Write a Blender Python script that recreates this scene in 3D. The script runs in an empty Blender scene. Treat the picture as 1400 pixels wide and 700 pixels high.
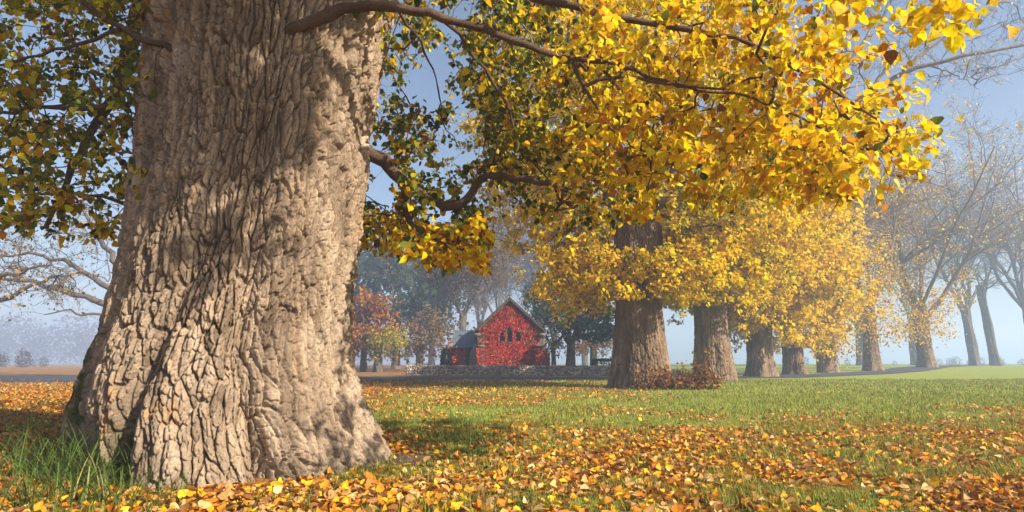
import bpy, math, random
import numpy as np

# ------------------------------------------------------------------ camera, sky, sun
scn = bpy.context.scene
COL = scn.collection
FPX = 800.0            # focal length in photo pixels (1400 wide)
CAMZ = 1.05
PITCH = math.atan(146.0 / FPX)
cam_d = bpy.data.cameras.new('camera')
cam_d.sensor_width = 36.0
cam_d.lens = 36.0 * FPX / 1400.0
cam_d.clip_start = 0.05
cam_d.clip_end = 5000.0
cam = bpy.data.objects.new('camera', cam_d)
COL.objects.link(cam)
cam.location = (0, 0, CAMZ)
cam.rotation_euler = (math.radians(90) + PITCH, 0, 0)
scn.camera = cam

SUN_EL = math.radians(32.0)
SUN_AZ = math.radians(123.0)       # clockwise from +Y: to the right and a little behind the camera
TO_SUN = np.array([math.sin(SUN_AZ) * math.cos(SUN_EL), math.cos(SUN_AZ) * math.cos(SUN_EL), math.sin(SUN_EL)])
world = bpy.data.worlds.new('World')
scn.world = world
world.use_nodes = True
wn = world.node_tree
sky = wn.nodes.new('ShaderNodeTexSky')
sky.sky_type = 'NISHITA'
sky.sun_disc = False
sky.sun_elevation = SUN_EL
sky.sun_rotation = SUN_AZ
sky.air_density = 1.0
sky.dust_density = 2.0
bg = wn.nodes['Background']
bg.inputs['Strength'].default_value = 0.065
wn.links.new(sky.outputs['Color'], bg.inputs['Color'])

sun_d = bpy.data.lights.new('sun', 'SUN')
sun_d.energy = 5.0
sun_d.angle = math.radians(0.6)
sun_d.color = (1.0, 0.88, 0.72)
sun = bpy.data.objects.new('sun', sun_d)
COL.objects.link(sun)
from mathutils import Vector
sun.rotation_euler = Vector(TO_SUN).to_track_quat('Z', 'Y').to_euler()
sun.location = (20, -12, 20)

vs = scn.view_settings
vs.view_transform = 'Standard'
vs.look = 'None'
vs.exposure = 1.36
vs.gamma = 1.0
vs.use_curve_mapping = False
cy = scn.cycles
cy.use_denoising = True
cy.use_adaptive_sampling = True
cy.adaptive_threshold = 0.02
cy.max_bounces = 10
cy.diffuse_bounces = 6
cy.glossy_bounces = 2
cy.transmission_bounces = 6
cy.transparent_max_bounces = 8
cy.volume_bounces = 1
cy.caustics_reflective = False
cy.caustics_refractive = False
HAZE_DENSITY = 0.0024

# ------------------------------------------------------------------ helpers
rng = np.random.default_rng(11)
CP, SP = math.cos(PITCH), math.sin(PITCH)


def ray(px, py):
    x = (px - 700.0) / FPX
    y = (350.0 - py) / FPX
    return np.array([x, CP - y * SP, SP + y * CP])


def at(px, py, Y):
    d = ray(px, py)
    return np.array([0, 0, CAMZ]) + d * (Y / d[1])


def project(P):
    P = np.asarray(P, float)
    q = P - np.array([0, 0, CAMZ])
    dep = q[..., 1] * CP + q[..., 2] * SP
    up = -q[..., 1] * SP + q[..., 2] * CP
    dep = np.where(np.abs(dep) < 1e-4, 1e-4, dep)
    return 700 + FPX * q[..., 0] / dep, 350 - FPX * up / dep, dep


def nrm(a):
    return a / np.maximum(np.linalg.norm(a, axis=-1, keepdims=True), 1e-9)


def sstep(a, b, x):
    t = np.clip((x - a) / (b - a), 0, 1)
    return t * t * (3 - 2 * t)


def _hash(ix, iy, iz, seed):
    h = (ix.astype(np.int64) * 374761393 + iy.astype(np.int64) * 668265263 + iz.astype(np.int64) * 2147483647 + seed * 974711) & 0xFFFFFFFF
    h = ((h ^ (h >> 13)) * 1274126177) & 0xFFFFFFFF
    h = (h ^ (h >> 16)) & 0xFFFFFFFF
    h = (h * 2246822519) & 0xFFFFFFFF
    h = h ^ (h >> 15)
    return (h & 0xFFFFFF) / float(0xFFFFFF)


def vnoise(x, y, z=None, seed=0):
    x = np.asarray(x, float); y = np.asarray(y, float)
    z = np.zeros_like(x) if z is None else np.asarray(z, float)
    ix, iy, iz = np.floor(x), np.floor(y), np.floor(z)
    fx, fy, fz = x - ix, y - iy, z - iz
    fx = fx * fx * (3 - 2 * fx); fy = fy * fy * (3 - 2 * fy); fz = fz * fz * (3 - 2 * fz)
    r = 0
    for a in (0, 1):
        for b in (0, 1):
            for c in (0, 1):
                w = (fx if a else 1 - fx) * (fy if b else 1 - fy) * (fz if c else 1 - fz)
                r = r + w * _hash(ix + a, iy + b, iz + c, seed)
    return r


def fbm(x, y, z=None, seed=0, oct=4):
    r = 0; amp = .5; f = 1.0
    for o in range(oct):
        r = r + amp * vnoise(np.asarray(x) * f, np.asarray(y) * f, None if z is None else np.asarray(z) * f, seed + o)
        amp *= .5; f *= 2.03
    return r


def voronoi2(u, v, seed):
    iu, iv = np.floor(u), np.floor(v)
    f1 = np.full(u.shape, 9.0); f2 = np.full(u.shape, 9.0)
    cid = np.zeros(u.shape)
    for a in (-1, 0, 1):
        for b in (-1, 0, 1):
            cu, cv = iu + a, iv + b
            hx = _hash(cu, cv, cu * 0, seed); hy = _hash(cu, cv, cu * 0 + 1, seed)
            d = np.sqrt((cu + .1 + .8 * hx - u) ** 2 + (cv + .1 + .8 * hy - v) ** 2)
            closer = d < f1
            f2 = np.where(closer, f1, np.minimum(f2, d))
            cid = np.where(closer, hx, cid)
            f1 = np.where(closer, d, f1)
    return f1, f2, cid


def set_props(o, label=None, cat=None, group=None, kind=None):
    if label: o['label'] = label
    if cat: o['category'] = cat
    if group: o['group'] = group
    if kind: o['kind'] = kind
    return o


def new_mesh(name, V, F, mat, col=None, smooth=False, extra=None):
    V = np.ascontiguousarray(V, dtype=np.float32).reshape(-1, 3)
    F = np.ascontiguousarray(F, dtype=np.int32)
    k = F.shape[1]
    me = bpy.data.meshes.new(name)
    me.vertices.add(len(V)); me.vertices.foreach_set('co', V.ravel())
    me.loops.add(F.size); me.loops.foreach_set('vertex_index', F.ravel())
    me.polygons.add(len(F))
    me.polygons.foreach_set('loop_start', np.arange(len(F), dtype=np.int32) * k)
    try:
        me.polygons.foreach_set('loop_total', np.full(len(F), k, dtype=np.int32))
    except Exception:
        pass
    if smooth:
        me.polygons.foreach_set('use_smooth', np.ones(len(F), dtype=bool))
    if col is not None:
        a = me.attributes.new('Col', 'FLOAT_COLOR', 'POINT')
        c = np.ones((len(V), 4), dtype=np.float32); c[:, :3] = col
        a.data.foreach_set('color', c.ravel())
    if extra is not None:
        for nm, arr in extra.items():
            a = me.attributes.new(nm, 'FLOAT', 'POINT')
            a.data.foreach_set('value', np.ascontiguousarray(arr, dtype=np.float32).ravel())
    me.update(calc_edges=True)
    if mat is not None:
        me.materials.append(mat)
    return me


def link(name, me, parent=None, loc=None):
    o = bpy.data.objects.new(name, me)
    COL.objects.link(o)
    if loc is not None: o.location = loc
    if parent is not None: o.parent = parent
    return o


def thing(name, label, cat, loc=(0, 0, 0), group=None):
    o = bpy.data.objects.new(name, None)
    o.empty_display_size = .3
    COL.objects.link(o)
    o.location = [float(c) for c in loc]
    return set_props(o, label, cat, group)


def copy_thing(root, loc, rotz, scale, label):
    r = root.copy(); COL.objects.link(r)
    r.location = [float(c) for c in loc]; r.rotation_euler = (0, 0, rotz); r.scale = scale
    r['label'] = label
    for ch in list(root.children):
        c = ch.copy(); COL.objects.link(c); c.parent = r
    return r


class Tubes:
    """collects batches of tapered tubes"""
    def __init__(self):
        self.V = []; self.F = []; self.n = 0

    def add(self, pts, rad, sides=5):
        pts = np.asarray(pts, float); rad = np.asarray(rad, float)
        if pts.ndim == 2:
            pts = pts[None]; rad = rad[None]
        T, n, _ = pts.shape
        tan = np.empty_like(pts)
        tan[:, 1:-1] = pts[:, 2:] - pts[:, :-2]
        tan[:, 0] = pts[:, 1] - pts[:, 0]; tan[:, -1] = pts[:, -1] - pts[:, -2]
        tan = nrm(tan)
        ref = np.where(np.abs(tan[:, :1, 2:3]) > .8, np.array([1., .13, 0]), np.array([.05, .1, 1.]))
        ref = np.broadcast_to(ref, tan.shape)
        a = nrm(np.cross(tan, ref)); b = np.cross(tan, a)
        ang = np.arange(sides) * 2 * math.pi / sides
        ring = pts[:, :, None] + rad[:, :, None, None] * (a[:, :, None] * np.cos(ang)[None, None, :, None] + b[:, :, None] * np.sin(ang)[None, None, :, None])
        self.V.append(ring.reshape(-1, 3))
        base = (np.arange(T) * n * sides)[:, None, None]
        i = np.arange(n - 1)[None, :, None] * sides
        j = np.arange(sides)[None, None, :]
        j2 = (j + 1) % sides
        f = np.stack([base + i + j, base + i + j2, base + i + sides + j2, base + i + sides + j], -1).reshape(-1, 4)
        self.F.append(f + self.n)
        self.n += T * n * sides

    def obj(self, name, mat, parent=None):
        VV = np.concatenate(self.V)
        me = new_mesh(name, VV, np.concatenate(self.F), mat, smooth=True, extra={'tint': np.full(len(VV), .45)})
        o = link(name, me, parent)
        if name in ('twigs', 'stems'): o['kind'] = 'stuff'
        return o


def limb_parts(pts, rad, mat, parent, sides=8):
    pts = np.asarray(pts, float); rad = np.asarray(rad, float)
    if pts.ndim == 2: pts = pts[None]; rad = rad[None]
    for q in range(len(pts)):
        t = Tubes(); t.add(pts[q], rad[q], sides); t.obj('limb', mat, parent)


# leaf templates: x along the leaf, y across
_half = np.array([[.02, .24], [.28, .43], [.63, .31]])
LEAF_HI = np.array([[0, 0], [.46, 0], [1, 0]] + [[x, y] for x, y in _half] + [[x, -y] for x, y in _half])
LEAF_HI_F = np.array([[0, 3, 4], [0, 4, 1], [1, 4, 5], [1, 5, 2], [0, 7, 6], [0, 1, 7], [1, 8, 7], [1, 2, 8]])
LEAF_LO = np.array([[0, 0], [.42, .40], [1, 0], [.42, -.40]])
LEAF_LO_F = np.array([[0, 1, 2], [0, 2, 3]])


def leaf_verts(pos, axis, normal, size, r, hi=False, fold=(.1, .5), curl=(-.5, .1)):
    T = LEAF_HI if hi else LEAF_LO
    F = LEAF_HI_F if hi else LEAF_LO_F
    N = len(pos)
    a = nrm(axis); n = nrm(normal - (normal * a).sum(-1, keepdims=True) * a); b = np.cross(n, a)
    fo = r.uniform(fold[0], fold[1], N)[:, None]; cu = r.uniform(curl[0], curl[1], N)[:, None]
    x = T[None, :, 0]; y = T[None, :, 1]
    wid = r.uniform(.85, 1.15, N)[:, None]
    z = fo * np.abs(y) + cu * (x - .35) ** 2 + r.uniform(-.25, .25, N)[:, None] * x * y
    s = size[:, None, None]
    V = pos[:, None] + s * (x[..., None] * a[:, None] + (y * wid)[..., None] * b[:, None] + z[..., None] * n[:, None])
    k = T.shape[0]
    FF = F[None] + (np.arange(N) * k)[:, None, None]
    return V, FF.reshape(-1, 3), k


def leaf_mesh(name, pos, axis, normal, size, col, mat, r, hi=False, **kw):
    V, F, k = leaf_verts(pos, axis, normal, size, r, hi, **kw)
    return new_mesh(name, V.reshape(-1, 3), F, mat, col=np.repeat(col, k, axis=0))


def rand_unit(n, r):
    return nrm(r.normal(size=(n, 3)))


def pick(pal, w, n, r, jit=.16):
    pal = np.array(pal, float); w = np.array(w, float); w = w / w.sum()
    c = pal[r.choice(len(pal), n, p=w)]
    c = c * (1 + r.normal(size=(n, 1)) * jit) * (1 + r.normal(size=(n, 3)) * jit * .35)
    return np.clip(c, .004, .85)


YEL = (.86, .63, .008); GOLD = (.82, .47, .008); AMBER = (.55, .23, .010); OLIVE = (.27, .25, .018)
GREEN = (.12, .165, .02); DGREEN = (.06, .095, .016); BROWN = (.20, .085, .025); TAN = (.46, .27, .11); LIME = (.45, .42, .025)
PAL = [YEL, GOLD, AMBER, OLIVE, GREEN, DGREEN, BROWN, LIME]

# ------------------------------------------------------------------ materials


def mat_new(name):
    m = bpy.data.materials.new(name); m.use_nodes = True
    nt = m.node_tree; nt.nodes.clear()
    return m, nt, nt.nodes, nt.links


def noise_node(nt, scale, detail=4, rough=.55, coords=None, dist=0.0):
    n = nt.nodes.new('ShaderNodeTexNoise')
    n.inputs['Scale'].default_value = scale
    n.inputs['Detail'].default_value = detail
    n.inputs['Roughness'].default_value = rough
    n.inputs['Distortion'].default_value = dist
    if coords is not None: nt.links.new(coords, n.inputs['Vector'])
    return n


def ramp_node(nt, fac, stops):
    r = nt.nodes.new('ShaderNodeValToRGB')
    el = r.color_ramp.elements
    while len(el) < len(stops): el.new(.5)
    for e, (p, c) in zip(el, stops):
        e.position = p; e.color = (c[0], c[1], c[2], 1)
    nt.links.new(fac, r.inputs['Fac'])
    return r


def mix_node(nt, fac, a, b, mode='MIX'):
    m = nt.nodes.new('ShaderNodeMix'); m.data_type = 'RGBA'; m.blend_type = mode
    for s, v in ((m.inputs[0], fac), (m.inputs[6], a), (m.inputs[7], b)):
        if isinstance(v, (int, float)): s.default_value = v
        elif isinstance(v, tuple): s.default_value = (*v, 1) if len(v) == 3 else v
        else: nt.links.new(v, s)
    return m.outputs[2]


def finish(nt, color, rough=.8, bump=None, bump_str=.5, bump_dist=.01, spec=.25):
    p = nt.nodes.new('ShaderNodeBsdfPrincipled')
    if isinstance(color, tuple): p.inputs['Base Color'].default_value = (*color, 1)
    else: nt.links.new(color, p.inputs['Base Color'])
    p.inputs['Roughness'].default_value = rough
    p.inputs['Specular IOR Level'].default_value = spec
    if bump is not None:
        b = nt.nodes.new('ShaderNodeBump')
        b.inputs['Strength'].default_value = bump_str
        b.inputs['Distance'].default_value = bump_dist
        nt.links.new(bump, b.inputs['Height'])
        nt.links.new(b.outputs[0], p.inputs['Normal'])
    out = nt.nodes.new('ShaderNodeOutputMaterial')
    nt.links.new(p.outputs[0], out.inputs[0])
    return p


def pos_socket(nt):
    g = nt.nodes.new('ShaderNodeNewGeometry')
    return g.outputs['Position']


def leaf_material(name, trans=.45, rough=.6, spec=.10):
    m, nt, N, L = mat_new(name)
    at_ = N.new('ShaderNodeAttribute'); at_.attribute_name = 'Col'
    no = noise_node(nt, 60, 2, .5, pos_socket(nt))
    rp = ramp_node(nt, no.outputs[0], [(.3, (.72, .68, .6)), (.7, (1.12, 1.08, 1.0))])
    c = mix_node(nt, 1.0, at_.outputs['Color'], rp.outputs[0], 'MULTIPLY')
    p = N.new('ShaderNodeBsdfPrincipled'); L.new(c, p.inputs['Base Color'])
    p.inputs['Roughness'].default_value = rough; p.inputs['Specular IOR Level'].default_value = spec
    t = N.new('ShaderNodeBsdfTranslucent'); L.new(c, t.inputs['Color'])
    mx = N.new('ShaderNodeMixShader'); mx.inputs[0].default_value = trans
    L.new(p.outputs[0], mx.inputs[1]); L.new(t.outputs[0], mx.inputs[2])
    o = N.new('ShaderNodeOutputMaterial'); L.new(mx.outputs[0], o.inputs[0])
    return m


M_LEAF = leaf_material('leaf_living', trans=.5)
M_LITTER = leaf_material('leaf_fallen', trans=.18, rough=.65, spec=.12)
M_GRASS = leaf_material('grass_blade', trans=.35, rough=.5, spec=.2)


def bark_material(name, dark, mid, light, streak):
    m, nt, N, L = mat_new(name)
    pos = pos_socket(nt)
    mp = N.new('ShaderNodeMapping'); mp.inputs['Scale'].default_value = (1, 1, .35); L.new(pos, mp.inputs[0])
    n1 = noise_node(nt, 3.0, 5, .6, mp.outputs[0])
    r1 = ramp_node(nt, n1.outputs[0], [(.28, dark), (.52, mid), (.75, light)])
    n2 = noise_node(nt, 45, 5, .65, pos)
    r2 = ramp_node(nt, n2.outputs[0], [(.3, (.62, .60, .58)), (.68, (1.18, 1.16, 1.12))])
    c = mix_node(nt, 1.0, r1.outputs[0], r2.outputs[0], 'MULTIPLY')
    mp2 = N.new('ShaderNodeMapping'); mp2.inputs['Scale'].default_value = (1, 1, .12); L.new(pos, mp2.inputs[0])
    n3 = noise_node(nt, 7.0, 3, .5, mp2.outputs[0])
    r3 = ramp_node(nt, n3.outputs[0], [(.64, (0, 0, 0)), (.72, (1, 1, 1))])
    ms = mix_node(nt, .55, (0, 0, 0), r3.outputs[0])
    c = mix_node(nt, ms, c, streak)
    ti = N.new('ShaderNodeAttribute'); ti.attribute_name = 'tint'
    rt = ramp_node(nt, ti.outputs['Fac'], [(0.0, (.52, .48, .44)), (.5, (1, 1, 1)), (1.0, (1.42, 1.40, 1.38))])
    c = mix_node(nt, 1.0, c, rt.outputs[0], 'MULTIPLY')
    mo = N.new('ShaderNodeAttribute'); mo.attribute_name = 'moss'
    c = mix_node(nt, mo.outputs['Fac'], c, (.085, .10, .025))
    n4 = noise_node(nt, 140, 4, .7, pos)
    ad = N.new('ShaderNodeMath'); ad.operation = 'ADD'; L.new(n2.outputs[0], ad.inputs[0]); L.new(n4.outputs[0], ad.inputs[1])
    finish(nt, c, .9, ad.outputs[0], 1.0, .02, .12)
    return m


M_BARK = bark_material('bark_old', (.22, .165, .115), (.375, .29, .21), (.53, .44, .345), (.44, .24, .09))
M_BARK2 = bark_material('bark_row', (.12, .08, .052), (.205, .142, .095), (.32, .24, .17), (.26, .13, .05))
M_LIMB = bark_material('bark_limb', (.10, .065, .045), (.15, .10, .07), (.21, .15, .11), (.17, .11, .06))
M_GREYBARK = bark_material('bark_grey', (.075, .06, .05), (.115, .095, .077), (.17, .14, .115), (.13, .085, .05))


def trunk_surface(zs, phis, centre, wfun, bark, seed, moss=None):
    """zs (n) heights, phis (m) angles from the camera-facing side; wfun(phi,z)->radius; returns verts, quads"""
    Z, PH = np.meshgrid(zs, phis, indexing='ij')
    R = wfun(PH, Z)
    u = PH * bark['ref']; v = Z
    su, sv, depth = bark['su'], bark['sv'], bark['depth']
    wu = u + .55 * su * (fbm(u / su * .5, v / sv * 1.2, None, seed + 3, 3) - .5) * 2 + .9 * su * (fbm(u / su * .16, v / sv * .5, None, seed + 7, 3) - .5) * 2
    wv = v + .6 * sv * (fbm(u / su * .5, v / sv * .6, None, seed + 5, 3) - .5) * 2
    f1, f2, cid = voronoi2(wu / su, wv / sv, seed)
    e = f2 - f1
    plate = sstep(.0, .15, e) * (.60 + .40 * cid) * (.8 + .2 * sstep(.1, .6, e))
    f1b, f2b, cb = voronoi2(wu / (su * .42) + 31, wv / (sv * .27), seed + 1)
    plate2 = sstep(0, .2, f2b - f1b) * (.4 + .6 * cb)
    rough = fbm(u / su * 2.2, v / su * 1.1, None, seed + 9, 4)
    R = R + depth * (plate - 1.0) + depth * .42 * (plate2 - 1) + depth * .38 * (rough - .5)
    cx, cyy = centre(zs)
    X = cx[:, None] + R * np.sin(PH); Y = cyy[:, None] - R * np.cos(PH)
    V = np.stack([X, Y, Z], -1)
    n, m = Z.shape
    i = np.arange(n - 1)[:, None] * m; j = np.arange(m)[None]; j2 = (j + 1) % m
    F = np.stack([i + j, i + j2, i + m + j2, i + m + j], -1).reshape(-1, 4)
    ms = np.zeros(Z.shape) if moss is None else moss(PH, Z)
    tint = .15 + .45 * cb + .4 * cid + .9 * (fbm(u * 14, v * 2.6, None, seed + 13, 4) - .47)
    return V.reshape(-1, 3), F, ms.ravel(), np.clip(tint, 0, 1).ravel()


def lim(dists):
    return np.asarray(dists)


# ------------------------------------------------------------------ terrain and road


def gz(x, y):
    x = np.asarray(x, float); y = np.asarray(y, float)
    return (.50 * sstep(22, 58, x) * sstep(40, 80, y)
            + .05 * (vnoise(x * .22, y * .22, None, 5) - .5) * sstep(6, 14, np.hypot(x, y)) + .03 * (vnoise(x * .9, y * .9, None, 6) - .5))


ROAD_NEAR = np.array([(-140, 2.), (-60, 22.), (-27, 31.), (-12, 34.6), (0, 36.2), (9, 37.6), (22, 43.5), (45, 64), (80, 103), (140, 165)], float)
ROAD_FAR = np.array([(-140, 27.), (-60, 46.), (-34, 50.), (-14, 46.5), (0, 44.2), (9, 45.0), (20, 48.5), (42, 68), (76, 108), (134, 172)], float)


def road_mask(x, y):
    yn = np.interp(x, ROAD_NEAR[:, 0], ROAD_NEAR[:, 1]); yf = np.interp(x, ROAD_FAR[:, 0], ROAD_FAR[:, 1])
    return (y > yn) & (y < yf)


def build_ground():
    # graded sheet, fine near the camera, reaching the horizon
    gx = np.concatenate([-np.geomspace(880, 14, 34), np.linspace(-13.6, 13.6, 110), np.geomspace(14, 880, 34)])
    gy = np.concatenate([-np.geomspace(880, 3, 14), np.linspace(-2, 16, 80), np.geomspace(16.4, 880, 60)])
    X, Y = np.meshgrid(gx, gy)
    Z = gz(X, Y)
    V = np.stack([X, Y, Z], -1).reshape(-1, 3)
    m = len(gx); n = len(gy)
    i = np.arange(n - 1)[:, None] * m; j = np.arange(m - 1)[None]
    F = np.stack([i + j, i + j + 1, i + m + j + 1, i + m + j], -1).reshape(-1, 4)
    mat, nt, N, L = mat_new('lawn_soil')
    pos = pos_socket(nt)
    n1 = noise_node(nt, .35, 4, .6, pos); n2 = noise_node(nt, 6, 5, .65, pos); n3 = noise_node(nt, 40, 4, .7, pos)
    grass = ramp_node(nt, n2.outputs[0], [(.3, (.13, .16, .03)), (.55, (.23, .27, .05)), (.75, (.30, .31, .08))])
    litter = ramp_node(nt, n3.outputs[0], [(.3, (.075, .045, .020)), (.5, (.22, .115, .035)), (.68, (.36, .20, .05))])
    a = N.new('ShaderNodeAttribute'); a.attribute_name = 'litter'
    sm = N.new('ShaderNodeMath'); sm.operation = 'ADD'; L.new(a.outputs['Fac'], sm.inputs[0])
    s2 = N.new('ShaderNodeMath'); s2.operation = 'MULTIPLY_ADD'; L.new(n2.outputs[0], s2.inputs[0]); s2.inputs[1].default_value = 1.1; s2.inputs[2].default_value = -.55
    L.new(s2.outputs[0], sm.inputs[1])
    rp = ramp_node(nt, sm.outputs[0], [(.35, (0, 0, 0)), (.65, (1, 1, 1))])
    c = mix_node(nt, rp.outputs[0], grass.outputs[0], litter.outputs[0])
    finish(nt, c, .95, n3.outputs[0], .8, .03, .1)
    lit = litter_amount(V[:, 0], V[:, 1])
    me = new_mesh('ground', V, F, mat, smooth=True, extra={'litter': lit})
    o = link('ground', me)
    set_props(o, 'lawn strewn with autumn leaves under the trees', 'ground', kind='structure')


def litter_amount(x, y):
    """how thickly fallen leaves cover the lawn, 0..1"""
    x = np.asarray(x, float); y = np.asarray(y, float)
    px, py, dep = project(np.stack([x, y, x * 0], -1))
    base = .56 + .75 * (fbm(x * .45, y * .45, None, 21, 3) - .47) + 1.1 * (fbm(x * 1.5, y * 1.5, None, 22, 2) - .37)
    # the open lawn beyond the row stays green
    edge = 13.5 + 3.0 * (fbm(x * .2, y * .2, None, 23, 2) - .4)
    open_lawn = sstep(-1.5, 3.5, y - edge - .10 * np.maximum(0, x - 8)) * sstep(2.2, 6.0, x - .10 * (y - 14))
    base = base * (1 - .93 * open_lawn)
    # thick litter left of the trunk and on the verges of the road
    base = base + .5 * sstep(-3.5, -6, x) * sstep(4, 8, y)
    base = base + .45 * sstep(22, 32, y) * sstep(4, -6, x)
    base = base + .40 * sstep(.5, -1.2, x) * sstep(6.2, 5.0, y)
    # greener patches in the middle distance
    base = base - .35 * np.exp(-((x - 1.5) / 4.5) ** 2 - ((y - 13.5) / 3.5) ** 2)
    return np.clip(base, 0, 1)


build_ground()


def build_road():
    mat, nt, N, L = mat_new('road_gravel')
    pos = pos_socket(nt)
    n1 = noise_node(nt, 9, 5, .7, pos); n2 = noise_node(nt, 1.2, 3, .5, pos)
    r = ramp_node(nt, n1.outputs[0], [(.3, (.022, .026, .034)), (.6, (.05, .055, .065)), (.78, (.12, .115, .11))])
    finish(nt, r.outputs[0], .8, n1.outputs[0], .6, .02, .3)
    xs = np.concatenate([np.linspace(-140, -36, 14), np.linspace(-33, 24, 40), np.linspace(28, 134, 16)])
    yn = np.interp(xs, ROAD_NEAR[:, 0], ROAD_NEAR[:, 1]); yf = np.interp(xs, ROAD_FAR[:, 0], ROAD_FAR[:, 1])
    yn = yn + .25 * np.sin(xs * 1.7) * np.sin(xs * .6); yf = yf + .25 * np.sin(xs * 1.3 + 1)
    rows = [yn + (yf - yn) * t for t in np.linspace(0, 1, 8)]
    V = []
    for yy in rows:
        V.append(np.stack([xs, yy, gz(xs, yy) + .03], -1))
    V = np.concatenate(V); m = len(xs)
    i = np.arange(7)[:, None] * m; j = np.arange(m - 1)[None]
    F = np.stack([i + j, i + j + 1, i + m + j + 1, i + m + j], -1).reshape(-1, 4)
    o = link('road', new_mesh('road', V, F, mat, smooth=True))
    set_props(o, 'dark gravel road running in front of the stone wall', 'road', kind='structure')


build_road()

# ------------------------------------------------------------------ branching


def connect(seeds, targets, r, step=.4, bend=.12, tip=.004, power=.46, rmax=.2, pathw=.12):
    """grow thin branches from seed polylines to every target; returns (pts T,4,3), (rad T,4), end directions"""
    P = []; par = []; path = []; fixed = []
    for s in seeds:
        k0 = len(P); L = 0
        for q, p in enumerate(s):
            if q: L += np.linalg.norm(s[q] - s[q - 1])
            P.append(np.asarray(p, float)); par.append(len(P) - 2 if q else -1); path.append(L * .4); fixed.append(True)
    ns = len(P)
    cap = ns + len(targets) * 12
    A = np.zeros((cap, 3)); A[:ns] = P
    pl = np.zeros(cap); pl[:ns] = path
    n = ns
    par = par + [0] * (cap - ns)
    d0 = np.array([np.min(np.linalg.norm(A[:ns] - t, axis=1)) for t in targets])
    chains = []
    for ti in np.argsort(d0):
        t = targets[ti]
        d = np.linalg.norm(A[:n] - t, axis=1)
        cost = d + pathw * pl[:n] + .25 * np.maximum(0, A[:n, 2] - t[2] - .3)
        j = int(np.argmin(cost)); dist = d[j]
        k = int(min(10, max(2, math.ceil(dist / step))))
        off = rand_unit(1, r)[0] * bend * dist; off[2] += .06 * dist
        idx = [j]; prev = j
        for q in range(1, k + 1):
            f = q / k
            A[n] = A[j] * (1 - f) + t * f + off * math.sin(math.pi * f) + (r.normal(size=3) * .02 * dist if q < k else 0)
            par[n] = prev; pl[n] = pl[prev] + dist / k
            prev = n; idx.append(n); n += 1
        chains.append(idx)
    cnt = np.zeros(n)
    for ch in chains: cnt[ch[-1]] += 1
    for i in range(n - 1, ns - 1, -1):
        cnt[par[i]] += cnt[i]
    rad = np.clip(tip * np.maximum(cnt, 1) ** power, tip, rmax)
    pts = np.zeros((len(chains), 5, 3)); rr = np.zeros((len(chains), 5)); ends = np.zeros((len(chains), 3)); dirs = np.zeros((len(chains), 3))
    for c, ch in enumerate(chains):
        sel = np.round(np.linspace(0, len(ch) - 1, 5)).astype(int)
        q = np.array(ch)[sel]
        pts[c] = A[q]; rv = rad[q].copy(); rv[0] = min(rv[0], rad[ch[1]] * 1.15); rr[c] = rv
        ends[c] = A[ch[-1]]; dirs[c] = A[ch[-1]] - A[ch[-2]]
    return pts, rr, ends, nrm(dirs)


def sprays(ends, dirs, r, per, length, size, droop=.5, out=None):
    """short leafy twigs; returns twig pts, leaf pos/axis/normal/size, owner"""
    T = len(ends)
    d = nrm(dirs * .7 + rand_unit(T, r) * .7 + np.array([0, 0, -.12]))
    L = length * r.uniform(.6, 1.3, T)
    t = np.linspace(0, 1, 4)
    tw = ends[:, None] + d[:, None] * (L[:, None] * t)[..., None] + np.array([0, 0, -1.0]) * (droop * .35 * L[:, None] * t ** 2)[..., None]
    n = T * per
    own = np.repeat(np.arange(T), per)
    f = r.uniform(.05, 1.05, n)
    pos = ends[own] + d[own] * (L[own] * f)[:, None]
    pos[:, 2] -= droop * .35 * L[own] * f ** 2
    pos += r.normal(size=(n, 3)) * (.06 * length + .35 * size)
    ax = d[own] * .45 + rand_unit(n, r) * .85 + np.array([0, 0, -droop])
    nm = rand_unit(n, r) * .8 + np.array([0, 0, .45]) + TO_SUN * .55
    sz = size * r.uniform(.65, 1.3, n)
    return tw, pos, ax, nm, sz, own


def lerp_poly(pts, n):
    pts = np.asarray(pts, float)
    s = np.concatenate([[0], np.cumsum(np.linalg.norm(np.diff(pts, axis=0), axis=1))])
    t = np.linspace(0, s[-1], n)
    out = np.stack([np.interp(t, s, pts[:, k]) for k in range(3)], -1)
    for _ in range(2):
        out[1:-1] = .25 * out[:-2] + .5 * out[1:-1] + .25 * out[2:]
    return out


# ------------------------------------------------------------------ the great old tree
HC = np.array([-3.1, 6.6, 0.0])


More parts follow.
